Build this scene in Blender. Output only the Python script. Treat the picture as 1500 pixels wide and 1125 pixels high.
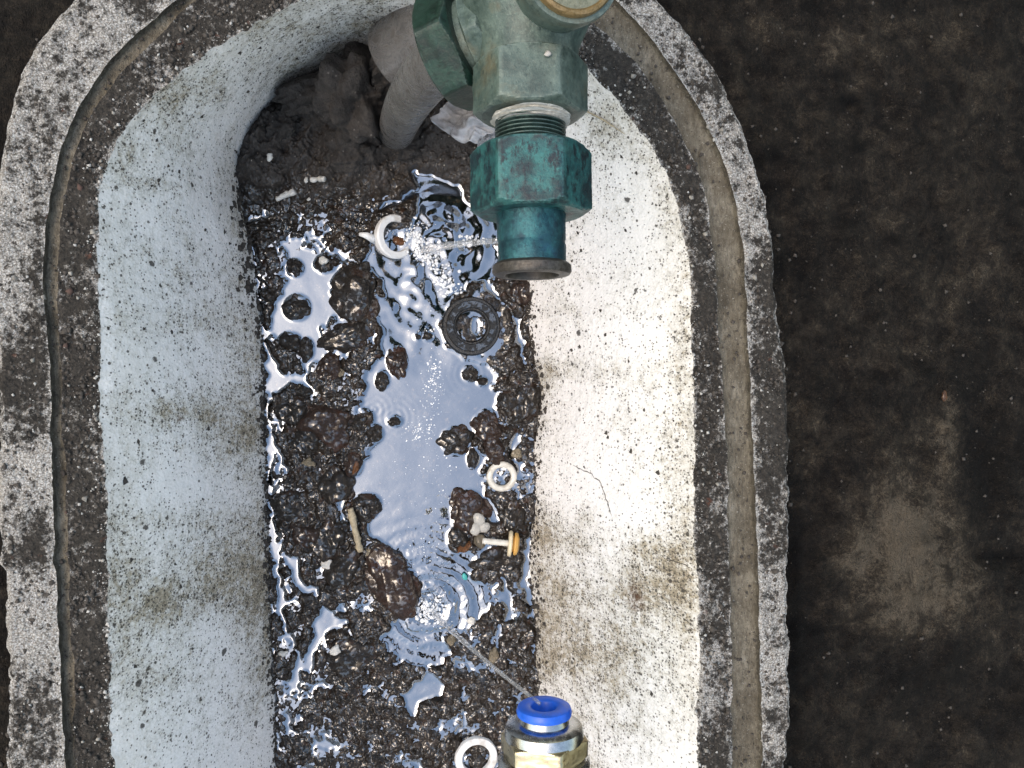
import bpy, bmesh, math, random
import numpy as np
from mathutils import Vector, Matrix

random.seed(7)
scene = bpy.context.scene
for _o in list(bpy.data.objects):
    bpy.data.objects.remove(_o)

# ------------------------------------------------------------------ camera
CAM_H = 0.36            # metres above the rim of the meter pit
TILT = math.radians(8.4)
FPX = 1126.0            # focal length in pixels of a 1500 px wide frame
cam_d = bpy.data.cameras.new('camera')
cam_d.sensor_width = 36.0
cam_d.lens = 36.0 * FPX / 1500.0
cam_d.clip_start = 0.01
cam_d.clip_end = 500.0
cam = bpy.data.objects.new('camera', cam_d)
scene.collection.objects.link(cam)
cam.location = (0, 0, CAM_H)
cam.rotation_euler = (0, -TILT, 0)
scene.camera = cam

# ------------------------------------------------------------------ sky, sun, exposure
SUN_EL, SUN_AZ = math.radians(62), math.radians(-98)   # azimuth from +Y towards +X
world = bpy.data.worlds.new('World')
scene.world = world
world.use_nodes = True
wn = world.node_tree.nodes
wl = world.node_tree.links
bg = wn['Background']
sky = wn.new('ShaderNodeTexSky')
sky.sky_type = 'NISHITA'
sky.sun_disc = False
sky.sun_elevation = SUN_EL
sky.sun_rotation = SUN_AZ
sky.air_density = 2.0
sky.dust_density = 3.2
sky.ozone_density = 0.0
wl.new(sky.outputs[0], bg.inputs[0])
bg.inputs[1].default_value = 0.15
sun_d = bpy.data.lights.new('sun', 'SUN')
sun_d.energy = 0.5
sun_d.angle = math.radians(34)
sun_d.color = (1.0, 0.82, 0.68)
sun = bpy.data.objects.new('sun', sun_d)
scene.collection.objects.link(sun)
sdir = Vector((math.cos(SUN_EL) * math.sin(SUN_AZ), math.cos(SUN_EL) * math.cos(SUN_AZ), math.sin(SUN_EL)))
sun.rotation_euler = sdir.to_track_quat('Z', 'Y').to_euler()
vs = scene.view_settings
vs.view_transform = 'Standard'
vs.look = 'None'
vs.gamma = 1.0
vs.use_curve_mapping = False
vs.exposure = 0.9

# ------------------------------------------------------------------ mapping between picture and place
CT, ST = math.cos(TILT), math.sin(TILT)
def P(u, v, z):
    """point of the plane at height z that the camera sees at (u, v) of the 1500 px frame"""
    x = (np.asarray(u, float) - 750.0) / FPX
    y = (562.5 - np.asarray(v, float)) / FPX
    dx = x * CT + ST
    dz = x * ST - CT
    t = (np.asarray(z, float) - CAM_H) / dz
    return np.stack([dx * t, y * t, np.broadcast_to(z, np.shape(t)) + 0 * t], -1)
def PV(u, v, z):
    return Vector([float(k) for k in P(u, v, z)])
def UV(p):
    p = np.asarray(p, float)
    X, Y, Z = p[..., 0], p[..., 1], p[..., 2] - CAM_H
    d = -(ST * X - CT * Z) * -1
    x = CT * X + ST * Z
    w = ST * X - CT * Z
    return 750 + FPX * x / w, 562.5 - FPX * Y / w
def mpp(u, v, z):
    """metres per pixel there"""
    return float(np.linalg.norm(P(u + 1, v, z) - P(u, v, z)))

FLOOR = -0.135
# ------------------------------------------------------------------ noise
def grf(n, lam, seed, aniso=(1, 1), sharp=2.0):
    """periodic smooth random field n x n, typical wavelength lam samples, unit variance"""
    rng = np.random.default_rng(seed)
    f = np.fft.rfft2(rng.standard_normal((n, n)))
    ky = np.fft.fftfreq(n)[:, None] * lam * aniso[0]
    kx = np.fft.rfftfreq(n)[None] * lam * aniso[1]
    k2 = kx * kx + ky * ky
    a = np.fft.irfft2(f * np.exp(-k2 * sharp), s=(n, n))
    return (a - a.mean()) / a.std()
def fbm(n, lam, seed, octs=5, gain=0.55):
    r = np.zeros((n, n)); a = 1.0
    for i in range(octs):
        r += a * grf(n, lam / 2 ** i, seed + i); a *= gain
    return r / r.std()
def samp(field, x, y):
    n = field.shape[0]
    x = np.mod(x, n); y = np.mod(y, n)
    i = np.floor(x).astype(int); j = np.floor(y).astype(int)
    fx = x - i; fy = y - j
    i %= n; j %= n
    i1 = (i + 1) % n; j1 = (j + 1) % n
    return (field[j, i] * (1 - fx) * (1 - fy) + field[j, i1] * fx * (1 - fy) + field[j1, i] * (1 - fx) * fy + field[j1, i1] * fx * fy)
def worley(u, v, cell, seed, jit=0.9):
    """distance to the nearest and second nearest point, and the nearest one's random id"""
    rng = np.random.default_rng(seed)
    n = 512
    jx = rng.random((n, n)) * jit; jy = rng.random((n, n)) * jit; idv = rng.random((n, n))
    cu = u / cell; cv = v / cell
    iu = np.floor(cu).astype(int); iv = np.floor(cv).astype(int)
    d1 = np.full(u.shape, 9.0); d2 = d1.copy(); rid = np.zeros(u.shape)
    for a in (-1, 0, 1):
        for b in (-1, 0, 1):
            gx = iu + a; gy = iv + b
            px = gx + jx[gy % n, gx % n]; py = gy + jy[gy % n, gx % n]
            d = np.hypot(cu - px, cv - py)
            near = d < d1
            d2 = np.where(near, d1, np.minimum(d2, d))
            rid = np.where(near, idv[gy % n, gx % n], rid)
            d1 = np.where(near, d, d1)
    return d1, d2, rid
def sstep(a, b, x):
    t = np.clip((x - a) / (b - a), 0, 1)
    return t * t * (3 - 2 * t)
def blur(a, s):
    r = int(3 * s + 1)
    k = np.exp(-0.5 * (np.arange(-r, r + 1) / s) ** 2); k /= k.sum()
    p = np.pad(a, ((r, r), (r, r)), mode='edge')
    p = sum(k[i] * p[i:i + a.shape[0], :] for i in range(2 * r + 1))
    return sum(k[i] * p[:, i:i + a.shape[1]] for i in range(2 * r + 1))
def inpoly(u, v, poly):
    ins = np.zeros(u.shape, bool)
    n = len(poly)
    for i in range(n):
        x0, y0 = poly[i]; x1, y1 = poly[(i + 1) % n]
        if y0 == y1: continue
        c = ((y0 > v) != (y1 > v)) & (u < (x1 - x0) * (v - y0) / (y1 - y0) + x0)
        ins ^= c
    return ins
def pdist(u, v, line):
    d = np.full(u.shape, 1e9)
    for (x0, y0), (x1, y1) in zip(line[:-1], line[1:]):
        dx, dy = x1 - x0, y1 - y0
        t = np.clip(((u - x0) * dx + (v - y0) * dy) / (dx * dx + dy * dy), 0, 1)
        d = np.minimum(d, np.hypot(u - x0 - t * dx, v - y0 - t * dy))
    return d
N = 1024
F_A = fbm(N, 60, 11, 6); F_B = fbm(N, 60, 31, 6); F_C = grf(N, 8, 51); F_D = fbm(N, 24, 61, 4)

# ------------------------------------------------------------------ objects
COL = scene.collection
def tag(o, label=None, cat=None, group=None, kind=None):
    if label: o['label'] = label
    if cat: o['category'] = cat
    if group: o['group'] = group
    if kind: o['kind'] = kind
    return o
def link(name, me, mat, parent=None, smooth=True, sharp=None):
    o = bpy.data.objects.new(name, me)
    COL.objects.link(o)
    if mat is not None: me.materials.append(mat)
    if smooth:
        me.polygons.foreach_set('use_smooth', np.ones(len(me.polygons), bool))
        if sharp: me.set_sharp_from_angle(angle=math.radians(sharp))
    if parent is not None: o.parent = parent
    return o
def empty(name, loc=(0, 0, 0)):
    o = bpy.data.objects.new(name, None)
    COL.objects.link(o)
    o.empty_display_size = 0.01
    o.location = loc
    return o
def mesh_np(name, verts, quads, attrs=None):
    verts = np.asarray(verts, np.float32).reshape(-1, 3)
    quads = np.asarray(quads, np.int32)
    k = quads.shape[1]
    me = bpy.data.meshes.new(name)
    me.vertices.add(len(verts)); me.vertices.foreach_set('co', verts.ravel())
    me.loops.add(quads.size); me.loops.foreach_set('vertex_index', quads.ravel())
    me.polygons.add(len(quads))
    me.polygons.foreach_set('loop_start', np.arange(0, quads.size, k, dtype=np.int32))
    me.update(calc_edges=True)
    for an, av in (attrs or {}).items():
        a = me.attributes.new(an, 'FLOAT', 'POINT')
        a.data.foreach_set('value', np.asarray(av, np.float32).ravel())
    return me
def grid_quads(nr, nc, wrap=False, keep=None):
    r = np.arange(nr - 1)[:, None]
    c = np.arange(nc if wrap else nc - 1)[None]
    c1 = (c + 1) % nc
    q = np.stack([r * nc + c, r * nc + c1, (r + 1) * nc + c1, (r + 1) * nc + c], -1).reshape(-1, 4)
    if keep is not None: q = q[keep.ravel()]
    return q
def compact(verts, quads, attrs=None):
    used = np.unique(quads)
    m = np.full(len(verts), -1, np.int64); m[used] = np.arange(len(used))
    return verts[used], m[quads], {k: v.ravel()[used] for k, v in (attrs or {}).items()}

# ------------------------------------------------------------------ materials
class MT:
    """small node-graph writer"""
    def __init__(s, name):
        s.m = bpy.data.materials.new(name); s.m.use_nodes = True
        s.t = s.m.node_tree; s.N = s.t.nodes; s.b = s.N['Principled BSDF']; s.out = s.N['Material Output']
        s.co = s.N.new('ShaderNodeTexCoord').outputs['Object']
    def put(s, sock, val):
        if isinstance(val, bpy.types.NodeSocket): s.t.links.new(val, sock)
        elif isinstance(val, (tuple, list)) and len(val) == 3 and len(sock.default_value) == 4: sock.default_value = (*val, 1)
        else: sock.default_value = val
    def set(s, **kw):
        for k, v in kw.items(): s.put(s.b.inputs[k.replace('_', ' ')], v)
    def noise(s, scale, detail=4, rough=0.55, dist=0.0, co=None):
        n = s.N.new('ShaderNodeTexNoise'); s.put(n.inputs['Vector'], co or s.co)
        n.inputs['Scale'].default_value = scale; n.inputs['Detail'].default_value = detail
        n.inputs['Roughness'].default_value = rough; n.inputs['Distortion'].default_value = dist
        return n.outputs[0]
    def vor(s, scale, feat='F1', co=None, out='Distance', rnd=1.0):
        n = s.N.new('ShaderNodeTexVoronoi'); n.feature = feat; s.put(n.inputs['Vector'], co or s.co)
        n.inputs['Scale'].default_value = scale; n.inputs['Randomness'].default_value = rnd
        return n.outputs[out]
    def ramp(s, fac, *stops):
        n = s.N.new('ShaderNodeValToRGB'); s.put(n.inputs[0], fac)
        e = n.color_ramp.elements
        while len(e) < len(stops): e.new(0.5)
        for el, (p, c) in zip(e, stops):
            el.position = p; el.color = (*c, 1) if isinstance(c, tuple) else (c, c, c, 1)
        return n.outputs[0]
    def mr(s, val, a, b, c=0.0, d=1.0):
        n = s.N.new('ShaderNodeMapRange'); s.put(n.inputs[0], val)
        for i, x in enumerate((a, b, c, d)): n.inputs[i + 1].default_value = x
        return n.outputs[0]
    def mix(s, fac, a, b, mode='MIX'):
        n = s.N.new('ShaderNodeMix'); n.data_type = 'RGBA'; n.blend_type = mode
        s.put(n.inputs[0], fac); s.put(n.inputs[6], a); s.put(n.inputs[7], b)
        return n.outputs[2]
    def math(s, op, a, b=0.0, clamp=False):
        n = s.N.new('ShaderNodeMath'); n.operation = op; n.use_clamp = clamp
        s.put(n.inputs[0], a); s.put(n.inputs[1], b)
        return n.outputs[0]
    def attr(s, name):
        n = s.N.new('ShaderNodeAttribute'); n.attribute_name = name
        return n.outputs['Fac']
    def scale(s, x, y, z):
        n = s.N.new('ShaderNodeMapping'); s.put(n.inputs[0], s.co)
        n.inputs['Scale'].default_value = (x, y, z)
        return n.outputs[0]
    def rnd(s):
        return s.N.new('ShaderNodeObjectInfo').outputs['Random']
    def bump(s, h, dist, strength=1.0, prev=None):
        n = s.N.new('ShaderNodeBump'); s.put(n.inputs['Height'], h)
        n.inputs['Distance'].default_value = dist; n.inputs['Strength'].default_value = strength
        if prev: s.put(n.inputs['Normal'], prev)
        return n.outputs[0]

def m_foam():
    k = MT('stained_white_foam')
    k.co = k.scale(1, 1, 0.75)
    st = k.attr('stain'); ru = k.attr('rust')
    n1 = k.noise(60, 9, 0.75); n2 = k.noise(330, 5, 0.75); n4 = k.noise(150, 6, 0.7)
    s = k.math('ADD', st, k.mr(n1, 0.25, 0.75, -0.30, 0.30))
    s = k.math('ADD', s, k.mr(n2, 0.3, 0.7, -0.30, 0.30))
    s = k.mr(s, 0.1, 1.0, 0, 1)
    col = k.ramp(s, (0.0, (0.78, 0.755, 0.73)), (0.35, (0.66, 0.635, 0.59)), (0.7, (0.37, 0.32, 0.235)), (1.0, (0.17, 0.14, 0.10)))
    # dirt caught between the beads
    e = k.vor(640, 'DISTANCE_TO_EDGE')
    crack = k.math('MULTIPLY', k.mr(e, 0.0, 0.16, 1, 0), k.math('MULTIPLY', k.mr(s, 0.0, 0.55, 0.10, 0.9), k.mr(n4, 0.38, 0.62, 0.1, 1.0)))
    col = k.mix(crack, col, (0.06, 0.05, 0.04))
    # crisp dark grains, denser where the wall is stained
    for sc_, p0, p1, rad in ((900, 0.88, 0.36, 0.46), (480, 0.955, 0.70, 0.40), (240, 0.985, 0.93, 0.30)):
        gd = k.vor(sc_); gid = k.vor(sc_, out='Color')
        gs = k.N.new('ShaderNodeSeparateColor'); k.put(gs.inputs[0], gid)
        th = k.math('SUBTRACT', k.mr(s, 0.0, 0.7, p0, p1), k.mr(n4, 0.42, 0.72, -0.06, 0.12))
        on = k.math('GREATER_THAN', gs.outputs[0], th)
        g = k.math('MULTIPLY', on, k.mr(gd, rad * 0.7, rad, 0.9, 0))
        col = k.mix(g, col, (0.05, 0.043, 0.036))
    # single black dots of grit
    d = k.vor(85); hid = k.vor(85, out='Color')
    hs = k.N.new('ShaderNodeSeparateColor'); k.put(hs.inputs[0], hid)
    rad = k.math('MULTIPLY', k.math('POWER', hs.outputs[0], 5.0), 0.17)
    dd = k.math('SUBTRACT', k.math('ADD', d, k.mr(n2, 0.3, 0.7, -0.08, 0.08)), rad)
    col = k.mix(k.mr(dd, 0.0, 0.03, 0.9, 0), col, (0.035, 0.03, 0.026))
    col = k.mix(k.math('MULTIPLY', ru, k.mr(n2, 0.35, 0.6)), col, (0.07, 0.03, 0.012))
    k.set(Base_Color=col, Roughness=k.mr(n2, 0.3, 0.7, 0.5, 0.8), Specular_IOR_Level=0.3)
    b = k.bump(k.vor(640), 0.0006, 0.5)
    b = k.bump(n2, 0.0010, 0.55, b)
    k.set(Normal=b)
    return k.m
def m_rim():
    k = MT('dirt_crusted_rim')
    wh = k.attr('white')
    n1 = k.noise(75, 7, 0.7); n2 = k.noise(420, 5, 0.75); n3 = k.noise(1300, 2, 0.6); n4 = k.noise(25, 4, 0.6)
    s = k.math('ADD', wh, k.mr(n1, 0.25, 0.75, -0.6, 0.6))
    s = k.math('ADD', s, k.mr(n2, 0.3, 0.7, -0.6, 0.6))
    s = k.math('ADD', s, k.mr(k.noise(190, 5, 0.7), 0.3, 0.7, -0.4, 0.4))
    s = k.math('ADD', s, k.mr(n4, 0.3, 0.7, -0.3, 0.3))
    dark = k.ramp(n2, (0.3, (0.014, 0.012, 0.010)), (0.55, (0.048, 0.041, 0.034)), (0.75, (0.095, 0.082, 0.068)))
    red = k.noise(130, 3, 0.5)
    dark = k.mix(k.mr(red, 0.68, 0.76, 0, 0.55), dark, (0.16, 0.065, 0.04))
    lt = k.ramp(n3, (0.35, (0.22, 0.195, 0.165)), (0.5, (0.46, 0.43, 0.39)), (0.66, (0.70, 0.68, 0.65)))
    e = k.vor(800, 'DISTANCE_TO_EDGE')
    lt = k.mix(k.math('MULTIPLY', k.mr(e, 0.0, 0.2, 0.8, 0), k.mr(n2, 0.35, 0.65, 0.1, 1)), lt, (0.1, 0.088, 0.075))
    col = k.mix(k.mr(s, 0.3, 0.85), dark, lt)
    k.set(Base_Color=col, Roughness=0.85, Specular_IOR_Level=0.25)
    b = k.bump(n2, 0.0026, 0.95)
    b = k.bump(k.vor(700), 0.0010, 0.7, b)
    k.set(Normal=b)
    return k.m
def m_groove():
    k = MT('tan_silted_groove')
    w = k.attr('white')
    n1 = k.noise(60, 6, 0.65); n2 = k.noise(600, 4, 0.7, co=k.scale(1, 0.35, 1)); n3 = k.noise(1400, 2)
    col = k.ramp(n1, (0.3, (0.075, 0.063, 0.046)), (0.5, (0.15, 0.13, 0.097)), (0.7, (0.235, 0.21, 0.165)))
    col = k.mix(k.mr(n2, 0.42, 0.7, 0.0, 0.8), col, (0.06, 0.05, 0.036))
    col = k.mix(k.mr(n3, 0.62, 0.72, 0, 0.9), col, (0.03, 0.025, 0.02))
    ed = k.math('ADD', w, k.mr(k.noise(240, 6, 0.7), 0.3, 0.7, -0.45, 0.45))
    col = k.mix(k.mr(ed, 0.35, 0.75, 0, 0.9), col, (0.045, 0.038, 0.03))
    n5 = k.noise(900, 3, 0.6)
    col = k.mix(k.mr(n5, 0.62, 0.7, 0, 0.7), col, (0.3, 0.28, 0.24))
    k.set(Base_Color=col, Roughness=0.88, Specular_IOR_Level=0.15, Normal=k.bump(n2, 0.0016, 0.8, k.bump(n5, 0.0008, 0.7)))
    return k.m
def m_mud():
    k = MT('wet_black_mud')
    wet = k.attr('wet')
    n1 = k.noise(90, 6, 0.6); n2 = k.noise(700, 5, 0.7); n3 = k.noise(1800, 2, 0.6)
    col = k.ramp(n1, (0.3, (0.008, 0.0063, 0.005)), (0.5, (0.017, 0.0128, 0.0096)), (0.7, (0.033, 0.0245, 0.018)))
    red = k.noise(150, 3, 0.6)
    col = k.mix(k.mr(red, 0.58, 0.7, 0, 0.5), col, (0.06, 0.027, 0.014))
    dry = k.ramp(n2, (0.3, (0.028, 0.024, 0.0215)), (0.6, (0.062, 0.054, 0.048)), (0.8, (0.12, 0.107, 0.098)))
    col = k.mix(wet, dry, col)
    grit = k.vor(420); gid = k.vor(420, out='Color')
    gs = k.N.new('ShaderNodeSeparateColor'); k.put(gs.inputs[0], gid)
    g = k.math('MULTIPLY', k.mr(grit, 0.14, 0.24, 1, 0), k.mr(gs.outputs[0], 0.93, 0.95))
    col = k.mix(g, col, (0.32, 0.29, 0.24))
    k.set(Base_Color=col, Roughness=k.mr(wet, 0, 1, 0.6, 0.3), IOR=1.45,
          Coat_Weight=k.math('MULTIPLY', k.mr(wet, 0, 1, 0.05, 1.0), k.mr(k.noise(230, 3, 0.6, 0.8), 0.50, 0.60, 0.08, 1.0)), Coat_Roughness=0.04, Coat_IOR=2.0, Specular_IOR_Level=0.22)
    nb = k.noise(330, 3, 0.5, 0.6)
    b = k.bump(nb, 0.0020, 0.5)
    b = k.bump(n3, 0.0003, 0.2, b)
    k.set(Normal=b)
    return k.m
def m_water():
    k = MT('filmy_standing_water')
    n = k.N
    fr = n.new('ShaderNodeFresnel'); fr.inputs[0].default_value = 3.6
    gl = n.new('ShaderNodeBsdfGlossy'); gl.inputs['Roughness'].default_value = 0.015
    gl.inputs['Color'].default_value = (0.84, 0.90, 1.0, 1)
    tr = n.new('ShaderNodeBsdfTransparent'); tr.inputs['Color'].default_value = (0.72, 0.63, 0.50, 1)
    mx = n.new('ShaderNodeMixShader')
    b = k.bump(k.noise(260, 4, 0.6), 0.0003, 0.12)
    k.put(fr.inputs['Normal'], b); k.put(gl.inputs['Normal'], b)
    k.put(mx.inputs[0], fr.outputs[0]); k.put(mx.inputs[1], tr.outputs[0]); k.put(mx.inputs[2], gl.outputs[0])
    k.put(k.out.inputs[0], mx.outputs[0])
    n.remove(k.b)
    return k.m
def m_clear(name='clear_water', tint=(0.96, 0.97, 0.98), rough=0.02, ior=1.33):
    k = MT(name)
    n = k.N
    gl = n.new('ShaderNodeBsdfGlossy'); gl.inputs['Roughness'].default_value = rough
    df = n.new('ShaderNodeBsdfDiffuse'); df.inputs[0].default_value = (0.75, 0.76, 0.78, 1)
    tr = n.new('ShaderNodeBsdfTransparent'); tr.inputs[0].default_value = (*tint, 1)
    m1 = n.new('ShaderNodeMixShader'); m1.inputs[0].default_value = 0.35
    k.put(m1.inputs[1], gl.outputs[0]); k.put(m1.inputs[2], df.outputs[0])
    mx = n.new('ShaderNodeMixShader')
    lw = n.new('ShaderNodeLayerWeight'); lw.inputs[0].default_value = 0.25
    k.put(mx.inputs[0], k.math('ADD', k.mr(k.noise(300, 3, 0.6), 0.35, 0.7, 0.06, 0.36), k.math('MULTIPLY', lw.outputs['Facing'], 0.35)))
    k.put(mx.inputs[1], tr.outputs[0]); k.put(mx.inputs[2], m1.outputs[0])
    k.put(k.out.inputs[0], mx.outputs[0])
    n.remove(k.b)
    return k.m
def m_plain(name, col, rough=0.5, var=0.25, scale=300, bump=0.0003, **kw):
    k = MT(name)
    n = k.noise(scale, 5, 0.65)
    c = tuple(x * (1 - var) for x in col); d = tuple(min(1, x * (1 + var)) for x in col)
    k.set(Base_Color=k.ramp(n, (0.3, c), (0.7, d)), Roughness=k.mr(n, 0.3, 0.7, max(0.02, rough - 0.08), min(1, rough + 0.1)), Normal=k.bump(n, bump, 0.5))
    k.set(**kw)
    return k.m
def m_stone(name, a, b, coat=0.8, red=(0.09, 0.035, 0.016), redw=0.5, bmp=0.0042):
    k = MT(name)
    n1 = k.noise(160, 5, 0.65); n2 = k.noise(900, 4, 0.7); r = k.noise(110, 3, 0.5)
    col = k.ramp(n1, (0.3, a), (0.7, b))
    col = k.mix(k.mr(r, 0.55, 0.68, 0, redw), col, red)
    col = k.mix(k.mr(n2, 0.62, 0.75, 0, 0.35), col, tuple(min(1, 2.0 * x + 0.03) for x in b))
    k.set(Base_Color=col, Roughness=0.45, Coat_Weight=k.math('MULTIPLY', k.mr(k.noise(260, 3, 0.6, 0.8), 0.5, 0.58, 0.1, 1.0), coat), Coat_Roughness=0.03, Coat_IOR=2.1, Specular_IOR_Level=0.3)
    k.set(Normal=k.bump(k.noise(520, 6, 0.68, 0.7), bmp, 0.95))
    return k.m
def m_patina(name, base, dark, light, brass, darkw=0.5, brassw=0.3, scale=110, metal=0.25):
    k = MT(name)
    n1 = k.noise(scale, 6, 0.7, 0.4); n2 = k.noise(scale * 5, 5, 0.75); n3 = k.noise(scale * 0.55, 4, 0.6)
    n4 = k.noise(scale * 2.2, 6, 0.72, co=k.scale(1, 0.5, 1))
    col = k.ramp(n1, (0.32, base), (0.68, light))
    col = k.mix(k.mr(n4, 0.5, 0.6, 0, darkw), col, dark)
    col = k.mix(k.mr(n3, 0.56, 0.72, 0, brassw), col, brass)
    col = k.mix(k.mr(n2, 0.56, 0.70, 0, 0.75), col, tuple(1.35 * x for x in light))
    col = k.mix(k.mr(n2, 0.44, 0.32, 0, 0.8), col, dark)
    n5 = k.noise(scale * 0.8, 3, 0.5)
    col = k.mix(k.mr(n5, 0.46, 0.60, 0, darkw * 0.8), col, dark)
    pt = k.N.new('ShaderNodeNewGeometry').outputs['Pointiness']
    col = k.mix(k.math('MULTIPLY', k.mr(pt, 0.515, 0.56), k.mr(n2, 0.4, 0.6, 0.15, 0.8)), col, tuple(min(1, 0.9 * x + 0.035) for x in light))
    k.set(Base_Color=col, Metallic=metal, Roughness=k.mr(n1, 0.3, 0.7, 0.28, 0.55), Specular_IOR_Level=0.5)
    k.set(Normal=k.bump(n4, 0.0005, 0.5, k.bump(n2, 0.0004, 0.5)))
    return k.m
def m_ground():
    k = MT('dark_grimy_ground')
    du = k.attr('dust'); dk = k.attr('dark')
    n1 = k.noise(30, 9, 0.75); n2 = k.noise(300, 6, 0.75, 1.6); n3 = k.noise(1100, 3, 0.65); n4 = k.noise(120, 6, 0.7, 0.6)
    s = k.math('ADD', du, k.mr(n1, 0.3, 0.7, -0.42, 0.42))
    s = k.math('ADD', s, k.mr(n2, 0.3, 0.7, -0.32, 0.32))
    s = k.math('ADD', s, k.mr(n4, 0.3, 0.7, -0.22, 0.22))
    col = k.ramp(s, (0.0, (0.0085, 0.0070, 0.0058)), (0.3, (0.020, 0.0160, 0.0126)), (0.62, (0.043, 0.0342, 0.025)), (1.0, (0.125, 0.101, 0.073)))
    col = k.mix(k.mr(n3, 0.62, 0.72, 0, 0.6), col, (0.085, 0.07, 0.053))
    col = k.mix(k.mr(n3, 0.40, 0.32, 0, 0.6), col, (0.005, 0.004, 0.0035))
    gd = k.vor(260); gid = k.vor(260, out='Color')
    gs = k.N.new('ShaderNodeSeparateColor'); k.put(gs.inputs[0], gid)
    col = k.mix(k.math('MULTIPLY', k.math('GREATER_THAN', gs.outputs[0], 0.985), k.mr(gd, 0.08, 0.13, 0.6, 0)), col, (0.13, 0.115, 0.09))
    col = k.mix(k.math('MULTIPLY', dk, k.mr(n2, 0.25, 0.45)), col, (0.004, 0.0034, 0.003))
    k.set(Base_Color=col, Roughness=k.mr(n2, 0.3, 0.7, 0.6, 0.9), Specular_IOR_Level=0.12)
    wr = k.noise(420, 4, 0.6, 2.5, co=k.scale(1.0, 0.6, 1))
    k.set(Normal=k.bump(wr, 0.006, 0.9, k.bump(n3, 0.0014, 0.8)))
    return k.m

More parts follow.
